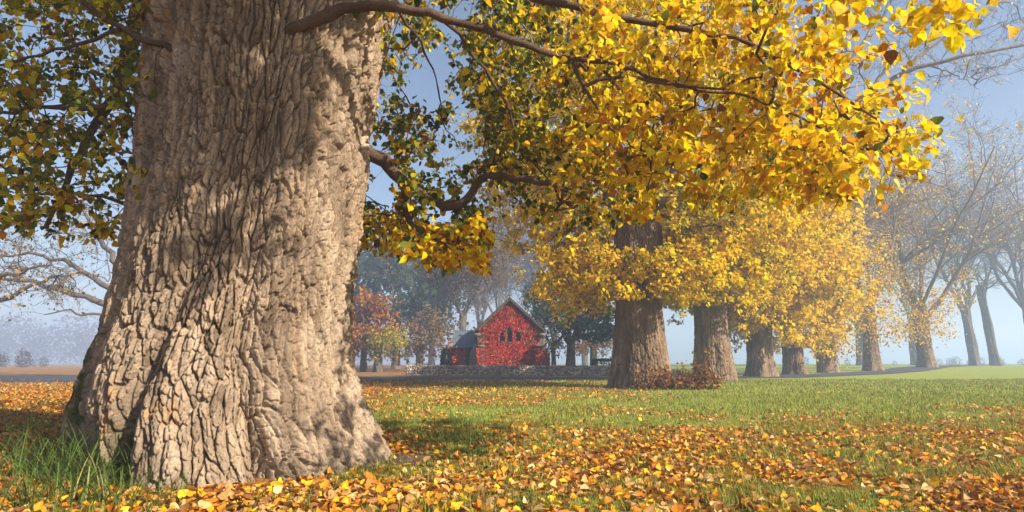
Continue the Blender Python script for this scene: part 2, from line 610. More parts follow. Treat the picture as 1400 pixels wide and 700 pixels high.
def build_old_tree():
    r = np.random.default_rng(3)
    root = thing('old_tree', 'massive old tree with deeply furrowed pale trunk flaring into thick roots', 'tree', HC)

    def L(p):                                     # world -> root space
        return np.asarray(p, float) - HC
    # silhouette read at mid-depth of the trunk
    prof = [(-60, 236, 552), (0, 226, 545), (60, 214, 532), (100, 213, 523), (150, 205, 511), (200, 198, 503), (250, 190, 497), (300, 181, 493), (350, 172, 488),
            (400, 160, 482), (450, 145, 478), (500, 124, 480), (550, 106, 496), (590, 98, 512), (625, 92, 530), (655, 86, 548)]
    zz, cxx, ww = [], [], []
    for py, l, rr_ in prof:
        a = at(l, py, 6.5); b = at(rr_, py, 6.5)
        zz.append(a[2]); cxx.append((a[0] + b[0]) / 2); ww.append((b[0] - a[0]) / 2)
    zz, cxx, ww = [np.array(q)[::-1] for q in (zz, cxx, ww)]
    z0, z1 = -.12, 8.2

    def centre(zs):
        return np.interp(zs, zz, cxx), 6.6 - .02 * zs

    def wfun(ph, z):
        w = np.interp(z, zz, ww) * .985
        top = sstep(5.2, 8.2, z)
        w = w * (1 - .25 * top)
        fl = np.exp(-np.maximum(z, -.1) / .75)
        # broad flutes up the trunk
        crease = -.27 + .16 * np.clip(z, 0, 2.6)
        cw = .085 + .05 * np.clip(z / 3, 0, 1)
        R = w * (1 + .035 * np.cos(3 * ph + .8 + .25 * z) + .03 * np.cos(5 * ph + 1.1 - .2 * z) + .02 * np.sin(8 * ph + .5 * z))
        R = R - (.30 * fl + .10 * np.exp(-((z - 1.6) / 1.4) ** 2)) * np.exp(-((ph - crease) / cw) ** 2)
        R = R - (.10 + .10 * fl) * np.exp(-((ph - .62 + .05 * z) / .09) ** 2)
        R = R + .07 * np.exp(-((ph - .42 + .03 * z) / .12) ** 2)
        R = R - .09 * np.exp(-((ph + .75 - .03 * z) / .10) ** 2) * sstep(.4, 2.5, z)
        R = R + .10 * np.exp(-((ph - 1.12) / .10) ** 2) * sstep(1.0, 3, z)
        # the front is flatter than the sides; roots reach out at the foot
        R = R * (1 - .14 * np.exp(-(ph / .8) ** 2) * (1 - fl))
        R = R * (1 - .20 * fl * np.exp(-(ph / .95) ** 2))
        R = R + fl * (.22 * np.exp(-((ph - .12) / .30) ** 2) + .10 * np.exp(-((ph - .92) / .2) ** 2) + .14 * np.exp(-((ph + .95) / .28) ** 2) - .12 * np.exp(-((ph - .66) / .12) ** 2))
        R = R * (1 - .24 * np.exp(-np.maximum(z, 0) / .55) * np.exp(-((ph + .72) / .30) ** 2))
        # swelling where boughs leave
        R = R + .10 * np.exp(-((ph - 1.35) / .22) ** 2 - ((z - 3.15) / .3) ** 2) + .06 * np.exp(-((ph - .1) / .15) ** 2 - ((z - 5.2) / .4) ** 2)
        return R

    def moss(ph, z):
        m = sstep(.10, .5, .9 * sstep(-.6, -1.15, ph) * sstep(2.0, .5, z) + .45 * sstep(.9, .1, z) * np.exp(-((ph + .26) / .14) ** 2))
        return m * sstep(.34, .52, fbm(ph * 9, z * 7, None, 71, 4)) * .9

    zs = np.concatenate([np.linspace(z0, 5.9, 720), np.linspace(5.93, z1, 40)])
    phis = np.concatenate([np.linspace(-1.75, 1.75, 560), np.linspace(1.78, 2 * math.pi - 1.78, 60)])
    V, F, ms, ti = trunk_surface(zs, phis, centre, wfun, dict(ref=1.35, su=.098, sv=.46, depth=.10), 40, moss)
    o = link('trunk', new_mesh('trunk', L(V), F, M_BARK, smooth=True, extra={'moss': ms, 'tint': ti}), root)

    # boughs, traced with their own distance
    def pl(lst):
        return np.array([at(*p) for p in lst])
    boughs = [
        (pl([(478, 196, 6.9), (505, 207, 6.9), (525, 218, 6.9), (545, 245, 6.9), (575, 268, 6.9), (607, 281, 6.8), (634, 284, 6.7), (646, 262, 6.7), (657, 240, 6.6), (690, 239, 6.4), (725, 245, 6.2), (775, 262, 6.0)]), .105, .022, 30),
        (pl([(553, 250, 6.9), (556, 275, 6.9), (553, 300, 6.85), (570, 316, 6.8), (605, 328, 6.7), (640, 352, 6.6)]), .055, .012, 16),
        (pl([(385, 60, 5.8), (400, 38, 5.55), (440, 22, 5.45), (490, 6, 5.4), (530, 5, 5.4), (575, 16, 5.4), (620, 28, 5.4), (700, 50, 5.5), (745, 72, 5.5), (785, 84, 5.6), (830, 80, 5.6), (862, 97, 5.6), (915, 118, 5.6), (990, 122, 5.5)]), .075, .012, 34),
        (pl([(785, 84, 5.6), (800, 122, 5.6), (828, 165, 5.6), (862, 200, 5.6)]), .028, .008, 12),
        (pl([(800, 118, 5.6), (850, 100, 5.5), (920, 116, 5.4), (1010, 128, 5.2), (1090, 158, 5.2), (1180, 205, 5.3)]), .020, .007, 18),
        (pl([(470, -70, 6.2), (560, -50, 6.1), (700, -15, 6.0), (850, 28, 5.8), (1000, 48, 5.6), (1100, 100, 5.6), (1210, 170, 5.6)]), .08, .010, 30),
        (pl([(255, 150, 6.4), (215, 133, 6.3), (150, 146, 6.2), (110, 150, 6.2), (60, 142, 6.3), (0, 156, 6.5), (-80, 168, 6.6)]), .042, .012, 20),
        (pl([(280, 92, 5.75), (250, 72, 5.65), (205, 56, 5.6), (165, 40, 5.6), (125, 14, 5.6), (85, -30, 5.6), (20, -60, 5.6)]), .048, .016, 18),
        (pl([(205, 290, 6.8), (185, 282, 6.9), (140, 270, 7.0), (90, 264, 7.2), (20, 268, 7.5), (-50, 262, 7.6)]), .032, .009, 16),
        (pl([(300, -90, 7.3), (215, -40, 8.2), (176, 55, 8.4), (168, 120, 8.4), (120, 185, 8.3), (97, 240, 8.3), (62, 312, 8.4)]), .20, .03, 26),
        (pl([(165, 40, 5.6), (120, 55, 5.7), (60, 75, 5.9), (0, 90, 6.1), (-60, 92, 6.2)]), .026, .008, 14),
        (pl([(515, 60, 6.6), (545, 70, 6.3), (570, 62, 6.1), (578, 30, 6.0)]), .012, .008, 8),
        (pl([(600, 22, 5.4), (640, 60, 5.8), (690, 140, 6.2), (720, 210, 6.6), (760, 260, 6.8)]), .024, .008, 16),
        (pl([(540, 6, 5.4), (575, 60, 5.9), (600, 110, 6.4), (604, 170, 6.8), (625, 200, 6.9)]), .018, .006, 16),
    ]
    seeds = []
    for pts, ra, rb, n in boughs:
        p = lerp_poly(pts, n)
        p[1:-1] += r.normal(size=(n - 2, 3)) * .012
        rad = ra + (rb - ra) * np.linspace(0, 1, n) ** .75
        t = Tubes(); t.add(L(p), rad * (1 + .10 * r.normal(size=n)), 10)
        t.obj('bough', M_LIMB, root)
        seeds.append(p)
    # limbs rising above the frame
    for (dx, dy, dz, ra) in ((-1.6, -.4, 3.2, .55), (1.2, .3, 3.6, .5), (.1, 1.2, 3.8, .45), (.9, -2.2, 2.2, .3)):
        p = lerp_poly(np.array([[-3.0, 6.5, 7.2], [-3.0 + dx * .4, 6.5 + dy * .4, 7.2 + dz * .5], [-3.0 + dx, 6.5 + dy, 7.2 + dz], [-3.0 + dx * 2.2, 6.5 + dy * 2.2, 7.2 + dz * 1.5]]), 14)
        t = Tubes(); t.add(L(p), np.linspace(ra, ra * .3, 14), 10); t.obj('limb', M_LIMB, root)
        seeds.append(p)

    # leafy regions: polygon test in terms of where crown masses hang, each with its own depth range
    tg = []; pc = []

    LOWX = [0, 200, 480, 500, 560, 600, 640, 668, 680, 700, 740, 800, 860, 900, 960, 1040, 1130, 1200, 1260, 1400]
    LOWY = [330, 320, 345, 348, 350, 362, 376, 374, 262, 300, 322, 318, 305, 296, 290, 285, 278, 276, 240, 60]

    def region(n, x0, x1, y0, y1, d0, d1, keep, pal):
        c = 0; tries = 0
        while c < n and tries < n * 30:
            tries += 1
            x = r.uniform(x0, x1); y = r.uniform(y0, y1)
            if y > np.interp(x, LOWX, LOWY) - 16: continue
            if r.uniform() > keep(x, y): continue
            tg.append(at(x, y, r.uniform(d0, d1))); pc.append(pal(x, y)); c += 1

    def blob(x, y, cx, cy, rx, ry):
        return math.exp(-((x - cx) / rx) ** 2 - ((y - cy) / ry) ** 2)

    def holes(x, y):
        # sky windows between the crown masses
        h = max(blob(x, y, 585, 112, 24, 40), blob(x, y, 625, 205, 34, 22), blob(x, y, 520, 240, 14, 24), blob(x, y, 632, 168, 22, 26), blob(x, y, 505, 205, 10, 30),
                blob(x, y, 655, 262, 26, 14), blob(x, y, 40, 70, 22, 18), blob(x, y, 55, 108, 26, 16), blob(x, y, 690, 300, 22, 30))
        return max(0, 1 - 1.5 * h)

    # weights: YEL GOLD AMBER OLIVE GREEN DGREEN BROWN LIME
    P_SHADE = np.array([.12, .12, .04, .36, .24, .06, .03, .14])
    P_GREEN = np.array([.06, .10, .05, .30, .38, .20, .02, .04])
    P_MID = np.array([.26, .22, .08, .18, .16, .06, .02, .09])
    P_GOLD = np.array([.50, .30, .08, .03, .03, 0, .02, .06])
    P_LOW = np.array([.34, .38, .12, .10, .04, .01, .02, .03])

    region(165, -70, 225, -70, 230, 5.6, 8, lambda x, y: holes(x, y) * (1 if y < 150 else .8), lambda x, y: P_SHADE)
    region(110, -70, 200, -60, 320, 7.4, 10.5, lambda x, y: holes(x, y) * (1 - .6 * sstep(240, 320, y)), lambda x, y: P_GREEN * .6 + P_SHADE * .4)
    region(20, 20, 185, 245, 300, 6.6, 7.3, lambda x, y: 1, lambda x, y: P_MID)
    region(80, 490, 720, -70, 60, 5.6, 9.5, lambda x, y: holes(x, y), lambda x, y: P_GREEN * .7 + P_MID * .3)
    region(95, 500, 700, 60, 200, 7.5, 11, lambda x, y: holes(x, y) * (.3 if (x < 640 and 60 < y < 150) else 1), lambda x, y: P_GREEN * .8 + P_MID * .2)
    region(85, 488, 720, 190, 330, 6.6, 8.6, lambda x, y: holes(x, y) * (1 if y < 330 - .0 * x else .5), lambda x, y: (P_GREEN if y < 285 else P_LOW))
    region(34, 560, 665, 318, 372, 6.2, 7.2, lambda x, y: 1 if y < 300 + (x - 500) * .48 else 0, lambda x, y: P_LOW)
    region(14, 490, 580, 290, 345, 6.8, 7.6, lambda x, y: 1, lambda x, y: P_MID)
    region(230, 665, 900, -60, 318, 6.3, 10.5, lambda x, y: holes(x, y) * (1 if y < 250 + 60 * math.sin((x - 660) / 240 * 3.1) else .08),
           lambda x, y: P_GREEN * max(0, 1 - (x - 665) / 190) + P_MID * .6 + P_GOLD * max(0, (x - 740) / 190))

    def gold_edge(x, y):
        xr = np.interp(y, [-80, 0, 60, 120, 190, 235, 275, 300], [1150, 1160, 1175, 1205, 1250, 1235, 1150, 1000])
        return 1 if x < xr else 0
    region(210, 790, 1260, -80, 215, 5.0, 7.6, lambda x, y: gold_edge(x, y), lambda x, y: P_GOLD)
    region(70, 860, 1260, 90, 300, 5.2, 7.4, lambda x, y: gold_edge(x, y) * .9, lambda x, y: P_GOLD * .9 + P_MID * .2)
    region(30, 1040, 1255, 120, 240, 4.9, 6.2, lambda x, y: gold_edge(x, y), lambda x, y: P_GOLD)
    region(5, 1275, 1325, -40, 18, 3.2, 3.6, lambda x, y: 1, lambda x, y: P_GOLD)
    region(16, 1060, 1330, -90, -25, 3.6, 5.0, lambda x, y: 1, lambda x, y: P_GOLD)
    # crown overhead, out of the frame, shading the upper trunk
    for q in range(1050):
        if q < 830: p = np.array([r.uniform(-2.4, 3.4), r.uniform(.2, 4.6), r.uniform(6.2, 8.8)])
        else: p = np.array([r.uniform(-8, -1), r.uniform(1, 9.5), r.uniform(6.2, 9.0)])
        a = project(p)
        if a[2] > 0 and a[1] > -60: continue
        if q < 830 and p[0] * .54 + p[1] * .84 > 3.6: continue
        tg.append(p); pc.append(P_MID)
    tg = np.array(tg); pc = np.array(pc)
    pts, rr, ends, dirs = connect(seeds, tg, r, step=.3, bend=.16, tip=.0032, power=.46, rmax=.026)
    order = np.argsort(np.array([np.min(np.linalg.norm(np.concatenate(seeds) - t, axis=1)) for t in tg]))
    pc = pc[order]
    tw, pos, ax, nm, sz, own = sprays(ends, dirs, r, 30, .46, .088, droop=.55)
    tb = Tubes(); tb.add(L(pts), rr, 5); tb.add(L(tw), np.tile(np.linspace(.0035, .0015, 4), (len(tw), 1)), 4)
    tb.obj('twigs', M_LIMB, root)
    # colour: weights of each spray
    cum = np.cumsum(pc / pc.sum(1, keepdims=True), axis=1)
    k = (r.uniform(size=(len(own), 1)) > cum[own]).sum(1).clip(0, len(PAL) - 1)
    col = np.array(PAL)[k] * (1 + r.normal(size=(len(own), 1)) * .15)
    col = np.clip(col, .005, .8)
    # keep the trunk's face and the near lens clear
    px, py, dep = project(pos)
    ok = ~((px > 215) & (px < 515) & (py > 20) & (py < 640) & (dep < 7)) & (dep > 2.6)
    keep_sprig = (px > 225) & (px < 315) & (py > 25) & (py < 100) & (dep < 7) & (r.uniform(size=len(px)) < .5)
    ok = ok | keep_sprig
    ok &= ~((dep < 13) & (px > 0) & (px < 1400) & (py > np.interp(px, LOWX, LOWY) + r.normal(size=len(px)) * 6))
    hv = np.array([holes(a_, b_) if 470 < a_ < 720 and -20 < b_ < 340 else 1.0 for a_, b_ in zip(px, py)])
    ok &= r.uniform(size=len(px)) < hv + .08
    pos, ax, nm, sz, col, k = [q[ok] for q in (pos, ax, nm, sz, col, k)]
    px, py, dep = project(pos)
    inside = (px > 5) & (px < 1395) & (py > 0) & (py < 420)
    score = np.where(inside, sz / dep, 0)
    big = np.argsort(-score)[:300]
    rest = np.setdiff1d(np.arange(len(pos)), big)
    me = leaf_mesh('foliage', L(pos[rest]), ax[rest], nm[rest], sz[rest], col[rest], M_LEAF, r, hi=True)
    fo = link('foliage', me, root); fo['kind'] = 'stuff'
    # the largest leaves one by one, sharing a few meshes per colour
    from mathutils import Matrix
    lib = {}
    for i in big:
        key = (int(k[i]), int(r.integers(0, 3)))
        if key not in lib:
            lib[key] = leaf_mesh('leaf', np.zeros((1, 3)), np.array([[1., 0, 0]]), np.array([[0, 0, 1.]]), np.array([1.0]), np.array([col[i]]), M_LEAF, r, hi=True)
        a = nrm(ax[i]); n = nrm(nm[i] - (nm[i] @ a) * a); b = np.cross(n, a)
        m4 = np.eye(4); m4[:3, 0] = a * sz[i]; m4[:3, 1] = b * sz[i]; m4[:3, 2] = n * sz[i]; m4[:3, 3] = L(pos[i])
        lf = link('leaf', lib[key], root)
        lf.matrix_basis = Matrix(m4.tolist())


build_old_tree()

# ------------------------------------------------------------------ row of yellow trees


def row_trunk(root, r0, h, seed, taper=.93, flare=.27, su=.15, sv=.8, res=(150, 130), lean=0.0, mat=None, depth=.085):
    rr = np.random.default_rng(seed)
    ph0 = rr.uniform(0, 6.28, 4)

    def centre(zs):
        return lean * zs + .05 * np.sin(zs * .6 + ph0[3]), 0 * zs

    def wfun(ph, z):
        w = r0 * (taper + (1 - taper) * np.exp(-np.maximum(z, 0) / 2.5)) * (1 - .012 * z)
        fl = np.exp(-np.maximum(z, -.1) / .7)
        R = w * (1 + .05 * np.cos(3 * ph + ph0[0]) + .035 * np.cos(5 * ph + ph0[1] + .15 * z) + .02 * np.cos(9 * ph + ph0[2]))
        return R + r0 * flare * fl * (.62 + .38 * np.cos(4 * ph + ph0[1]) + .15 * np.cos(7 * ph + ph0[0])) + .06 * r0 * np.sin(z * .9 + 2 * ph + ph0[2])
    zs = np.concatenate([np.linspace(-.35, h * .62, int(res[0] * .72)), np.linspace(h * .63, h, int(res[0] * .28))])
    phis = np.concatenate([np.linspace(-1.9, 1.9, int(res[1] * .8)), np.linspace(1.97, 2 * math.pi - 1.97, int(res[1] * .2))])
    V, F, ms, ti = trunk_surface(zs, phis, centre, wfun, dict(ref=r0, su=su, sv=sv, depth=depth), seed, None)
    link('trunk', new_mesh('trunk', V, F, mat or M_BARK2, smooth=True, extra={'moss': ms, 'tint': ti}), root)
    return centre


def grow(start, d, length, r0, r1, n, wig, up, r):
    T = len(start)
    pts = np.zeros((T, n, 3)); pts[:, 0] = start
    d = nrm(d)
    st = (length / (n - 1))[:, None]
    for i in range(1, n):
        d = nrm(d + wig * r.normal(size=(T, 3)) + up * np.array([0, 0, 1.]))
        pts[:, i] = pts[:, i - 1] + d * st
    f = np.linspace(0, 1, n)[None]
    return pts, r0[:, None] * (1 - f) + r1[:, None] * f


def spawn(pts, rad, k, t0, t1, a0, a1, r):
    T, n, _ = pts.shape
    own = np.repeat(np.arange(T), k)
    t = t0 + (t1 - t0) * ((np.tile(np.arange(k), T) + r.uniform(0, 1, T * k)) / k)
    f = t * (n - 1); i = np.minimum(f.astype(int), n - 2); w = (f - i)[:, None]
    p = pts[own, i] * (1 - w) + pts[own, i + 1] * w
    rd = rad[own, i] * (1 - w[:, 0]) + rad[own, i + 1] * w[:, 0]
    tan = nrm(pts[own, i + 1] - pts[own, i])
    q = rand_unit(T * k, r); q = nrm(q - (q * tan).sum(1, keepdims=True) * tan)
    a = r.uniform(a0, a1, T * k)[:, None]
    return p, np.cos(a) * tan + np.sin(a) * q, t, rd, own


def branch_system(limbs_start, limbs_dir, limbs_len, limbs_r, r, counts=(7, 6, 6, 4), up=.05, wig=.13, leaf_levels=2, ratio=(.52, .5, .5, .55), tip=.008, minr=.009):
    """recursive spreading branches; returns Tubes and the twig points for leaves"""
    tb = Tubes()
    pts, rad = grow(limbs_start, limbs_dir, limbs_len, limbs_r, limbs_r * .25, 12, wig * .7, up, r)
    lim0 = (pts, rad)
    L = limbs_len
    leaf_pts = []; leaf_dir = []
    lv = len(counts)
    for q, k in enumerate(counts):
        p, d, t, rd, own = spawn(pts, rad, k, .22 if q == 0 else .15, 1.0, .45, 1.05, r)
        ln = L[own] * ratio[q] * (1.15 - .55 * t) * r.uniform(.7, 1.25, len(own))
        r0 = np.maximum(rd * .62, minr); r1 = np.maximum(r0 * .3, minr * .7)
        n = (8, 6, 5, 4, 3)[q]
        pts, rad = grow(p, d, ln, r0, r1, n, wig * (1 + .25 * q), up * (1 - .2 * q), r)
        tb.add(pts, rad, (6, 4, 3, 3, 3)[q])
        L = ln
        if q >= lv - leaf_levels:
            for w in range(1, n):
                leaf_pts.append(pts[:, w]); leaf_dir.append(pts[:, w] - pts[:, w - 1])
    return tb, np.concatenate(leaf_pts), lim0


def yellow_tree(name, label, base, r0, clumps, pal, w, leaf, per, seed, limbs, trunk_h, res, window=None, nspray=16, spread=(.85, .85, .5), greens=.25, group='row of old trees along the lawn edge'):
    """trunk + limbs + crown of leaf clumps at the given world positions"""
    r = np.random.default_rng(seed)
    root = thing(name, label, 'tree', base, group)
    b = np.asarray(base, float)
    centre = row_trunk(root, r0, trunk_h, seed, res=res)
    seeds = []
    tb = Tubes()
    for (az, el, ln, ra, zf) in limbs:
        d = np.array([math.cos(az) * math.cos(el), math.sin(az) * math.cos(el), math.sin(el)])
        p, rad = grow(np.array([[0, 0, trunk_h * zf]]), d[None], np.array([ln]), np.array([ra]), np.array([ra * .2]), 14, .10, .05, r)
        limb_parts(p, rad, M_BARK2, root)
        seeds.append(p[0])
    seeds.append(np.stack([np.zeros(8), np.zeros(8), np.linspace(2, trunk_h, 8)], -1))
    C = np.asarray(clumps, float) - b
    T = (C[:, None] + r.normal(size=(len(C), nspray, 3)) * np.array(spread)).reshape(-1, 3)
    cl = np.repeat(np.arange(len(C)), nspray)
    q = np.hypot(T[:, 0], T[:, 1])
    push = np.where((q < r0 * 1.15) & (T[:, 2] < trunk_h), r0 * 1.2 / np.maximum(q, .05), 1.0)
    T[:, :2] *= push[:, None]
    if window is not None:
        px, py, dep = project(T + b)
        m = np.zeros(len(T), bool)
        for (x0, y0, x1, y1) in window: m |= (px > x0) & (px < x1) & (py > y0) & (py < y1)
        m &= dep < project(b + np.array([0, 0, 4.0]))[2] + 3.5
        T = T[~m]; cl = cl[~m]
    pts, rr, ends, dirs = connect(seeds, T, r, step=.7, bend=.10, tip=.008, power=.45, rmax=.14)
    order = np.argsort(np.array([np.min(np.linalg.norm(np.concatenate(seeds) - t, axis=1)) for t in T])); cl = cl[order]
    tw, pos, ax, nm, sz, own = sprays(ends, dirs, r, per, .62, leaf, droop=.35)
    tb = Tubes(); tb.add(pts, rr, 4); tb.add(tw, np.tile(np.linspace(.008, .004, 4), (len(tw), 1)), 3)
    tb.obj('twigs', M_LIMB, root)
    if window is not None:
        px, py, dep = project(pos + b)
        m = np.zeros(len(pos), bool)
        for (x0, y0, x1, y1) in window: m |= (px > x0) & (px < x1) & (py > y0) & (py < y1)
        m &= dep < project(b + np.array([0, 0, 4.0]))[2] + 2.5
        pos, ax, nm, sz, own = [a[~m] for a in (pos, ax, nm, sz, own)]
    col = pick(pal, w, len(pos), r)
    gcl = r.uniform(size=len(C)) < greens
    gmask = gcl[cl[own]] & (r.uniform(size=len(pos)) < .55)
    col[gmask] = pick([OLIVE, GREEN, LIME], [.4, .25, .35], gmask.sum(), r)
    me = leaf_mesh('crown', pos, ax, nm, sz, col, M_LEAF, r)
    o = link('crown', me, root); o['kind'] = 'stuff'
    return root


def crown_clumps(c, rad, n, r, zmin=None, shell=.55):
    d = rand_unit(n, r)
    f = r.uniform(shell ** 3, 1, n) ** (1 / 3)
    p = np.asarray(c) + d * f[:, None] * np.asarray(rad)
    if zmin is not None: p = p[p[:, 2] > zmin]
    return p


def gbase(px, Y, dz=0.0):
    x = (px - 700) / FPX * (Y * CP - .15)
    return np.array([x, Y, float(gz(x, Y)) + dz])


rr_ = np.random.default_rng(77)
LIMBS = [(0.2, .8, 7, .40, .97), (1.6, .85, 7, .38, .97), (2.9, .75, 7, .42, .96), (4.2, .8, 7, .40, .95), (5.4, 1.0, 8, .40, .98)]
GOLDW = ([(.88, .60, .006), GOLD, AMBER, LIME, OLIVE], [.66, .22, .02, .07, .03])

b2 = gbase(880, 25.2)
cl = crown_clumps(b2 + [0, 0, 11], (6.8, 6.4, 7.2), 150, rr_)
skirt = [at(x, y, Y) for x, y, Y in [(858, 372, 23.4), (880, 385, 23.2), (905, 378, 23.4), (838, 385, 23.6), (812, 378, 24.2), (790, 390, 24.6), (775, 372, 25.2), (930, 388, 23.8), (942, 362, 24), (922, 340, 23.8),
         (800, 350, 24.8), (820, 325, 25.2), (775, 335, 25.5), (790, 305, 26), (935, 320, 24), (925, 290, 24), (955, 330, 24.4), (968, 380, 24.6), (812, 408, 24.4), (800, 285, 25), (760, 300, 26), (940, 260, 23.5), (965, 290, 24), (985, 350, 25),
         (846, 358, 23.6), (893, 360, 23.3), (960, 240, 24), (990, 310, 25), (1000, 270, 25), (765, 385, 25.5)]]
cl = np.concatenate([cl, np.array(skirt)])
yellow_tree('broadleaf_tree', 'yellow-leaved tree with dark furrowed trunk and leafy tuft girdling it, brown shoots at its foot', b2, 1.16, cl, *GOLDW, .19, 24, 101, LIMBS, 7.0, (300, 240),
            window=[(834, 296, 910, 338), (828, 408, 930, 545)], nspray=15, greens=.3)

b3 = gbase(977, 36.0)
cl = np.concatenate([crown_clumps(b3 + [0, 0, 9.6], (6.5, 6.5, 4.6), 120, rr_, 5.0),
                     np.array([at(x, y, Y) for x, y, Y in [(940, 395, 34), (965, 400, 33.6), (990, 392, 33.6), (1012, 400, 34), (930, 375, 34), (955, 372, 33), (985, 365, 33), (1010, 370, 33.6), (1025, 390, 34.4), (1000, 340, 33), (960, 340, 33), (1030, 350, 34), (925, 405, 35), (1030, 420, 35)]])])
yellow_tree('broadleaf_tree', 'yellow-leaved tree with pale ribbed trunk second along the row after the brown-shooted tree', b3, 1.13, cl, *GOLDW, .215, 24, 102, LIMBS, 7.2, (230, 190),
            window=[(944, 416, 1006, 540)], nspray=14, greens=.2)

b4 = gbase(1040, 46.0)
cl = np.concatenate([crown_clumps(b4 + [0, 0, 8.2], (7, 6.5, 4.0), 120, rr_, 3.6),
                     np.array([at(x, y, Y) for x, y, Y in [(1015, 440, 43.5), (1040, 442, 43), (1065, 440, 43.2), (1080, 425, 43.5), (1005, 420, 43.5), (1030, 415, 43), (1055, 410, 43), (1080, 395, 43.5), (1000, 448, 45), (1085, 445, 44)]])])
tree4 = yellow_tree('broadleaf_tree', 'yellow-leaved tree with grey and orange streaked trunk, third along the row', b4, 1.08, cl, *GOLDW, .25, 24, 103, LIMBS, 7.0, (190, 150),
            window=[(1014, 456, 1062, 540)], nspray=14, greens=.15)

b5 = gbase(1086, 54.0)
cl = np.concatenate([crown_clumps(b5 + [0, 0, 12], (7, 6.5, 10.5), 120, rr_, 2.8),
                     np.array([at(x, y, Y) for x, y, Y in [(1065, 462, 51), (1085, 466, 51), (1105, 462, 51), (1120, 455, 51.5), (1130, 435, 52), (1110, 430, 51), (1090, 440, 51), (1075, 430, 51), (1140, 415, 52), (1125, 400, 52), (1145, 380, 52), (1135, 350, 52)]])])
yellow_tree('broadleaf_tree', 'bright yellow tree whose foliage hangs low over a short tan trunk', b5, 1.02, cl, *GOLDW, .28, 24, 104, LIMBS, 6.5, (160, 130),
            window=[(1066, 474, 1108, 530)], nspray=14, greens=.1)


def sparse_tree(name, label, base, r0, trunk_h, height, seed, pal, w, leaf, leafprob, limbs_n=6, limb_el=(.75, 1.25), group=None, tufts=(), bark=None, lean=0.0, counts=(8, 7, 6, 5), minr=.010, res=(110, 90), spread=.75, up=.05):
    r = np.random.default_rng(seed)
    root = thing(name, label, 'tree', base, group)
    row_trunk(root, r0, trunk_h, seed, res=res, lean=lean, mat=bark or M_BARK2)
    az = np.arange(limbs_n) * 2 * math.pi / limbs_n + r.uniform(0, .8, limbs_n)
    el = r.uniform(limb_el[0], limb_el[1], limbs_n)
    d = np.stack([np.cos(az) * np.cos(el), np.sin(az) * np.cos(el), np.sin(el)], -1)
    z0 = trunk_h * r.uniform(.7, .99, limbs_n)
    st = np.stack([lean * z0, z0 * 0, z0], -1)
    ln = (height - trunk_h) * r.uniform(spread, 1.1, limbs_n)
    tb, lp, lim0 = branch_system(st, d, ln, r0 * r.uniform(.24, .40, limbs_n), r, counts=counts, minr=minr, up=up)
    limb_parts(*lim0, bark or M_BARK2, root)
    tb.obj('twigs', bark or M_BARK2, root)
    m = r.uniform(size=len(lp)) < leafprob(lp)
    P = lp[m] + r.normal(size=(m.sum(), 3)) * .22
    for (x, y, z, rad, n) in tufts:
        P = np.concatenate([P, np.array([x, y, z]) + r.normal(size=(n, 3)) * rad])
    if len(P):
        n = len(P)
        me = leaf_mesh('crown', P, rand_unit(n, r) + np.array([0, 0, -.4]), rand_unit(n, r) * .8 + np.array([0, 0, .7]), leaf * r.uniform(.6, 1.3, n), pick(pal, w, n, r), M_LEAF, r)
        o = link('crown', me, root); o['kind'] = 'stuff'
    return root


G_ROW = 'row of old trees along the lawn edge'
SPW = ([YEL, GOLD, AMBER, OLIVE, BROWN], [.36, .34, .12, .12, .06])
b6 = gbase(1133, 61.0)
t6 = [(r1[0], r1[1], r1[2], .8, 480) for r1 in [(-1.2, -1.5, 8.5), (1.0, -1.6, 9.5), (0, -1.5, 6.5), (-.8, -1.4, 3.8), (1.2, -1.2, 4.6), (-1.8, -1, 11), (1.8, -1, 12), (0, -1.6, 14), (2.6, -1, 8), (-2.4, -1, 15), (1.6, -1, 17), (3.2, 0, 14), (.3, -1.6, 2.9)]]
sparse_tree('broadleaf_tree', 'half-bare tree with dark trunk, yellow tufts and tall ascending limbs', b6, .98, 9, 27, 201, *SPW, .24, lambda p: .16 + 0 * p[:, 2], group=G_ROW, tufts=t6, limb_el=(.9, 1.35))
b7 = gbase(1194, 67.0)
t7 = [(r1[0], r1[1], r1[2], .8, 360) for r1 in [(-1.2, -1.5, 5.5), (1.2, -1.6, 6.5), (0, -1.5, 4.2), (-1.4, -1.4, 8), (1.6, -1.2, 8.6), (2.2, -1, 11), (-1.8, -1, 11.5), (0, -1.5, 10), (2.8, -1, 4.4), (-.4, -1.4, 13), (2.6, -.6, 14)]]
sparse_tree('broadleaf_tree', 'forked tree with two thick stems rising from its trunk and thin yellow leaf', b7, .88, 7, 28, 202, *SPW, .24, lambda p: .14 + 0 * p[:, 2], group=G_ROW, tufts=t7, limb_el=(1.0, 1.4), limbs_n=5)
b8 = gbase(1267, 77.0)
t8 = [(r1[0], r1[1], r1[2], .9, 300) for r1 in [(-1.0, -1.5, 4.6), (1.4, -1.6, 5.0), (0, -1.7, 6.5), (-1.6, -1.4, 7.5), (2.2, -1.2, 7.6), (.5, -1.6, 9.5), (-1.8, -1, 11), (4.2, -1, 9), (5.2, -1, 12), (0, -1.5, 14), (-2.6, -1, 5)]]
sparse_tree('broadleaf_tree', 'hazy tree with wide leaning side limb and yellow sprouts around its trunk', b8, 1.02, 8, 31, 203, *SPW, .26, lambda p: .12 + 0 * p[:, 2], group=G_ROW, tufts=t8, limb_el=(.7, 1.3), limbs_n=6)

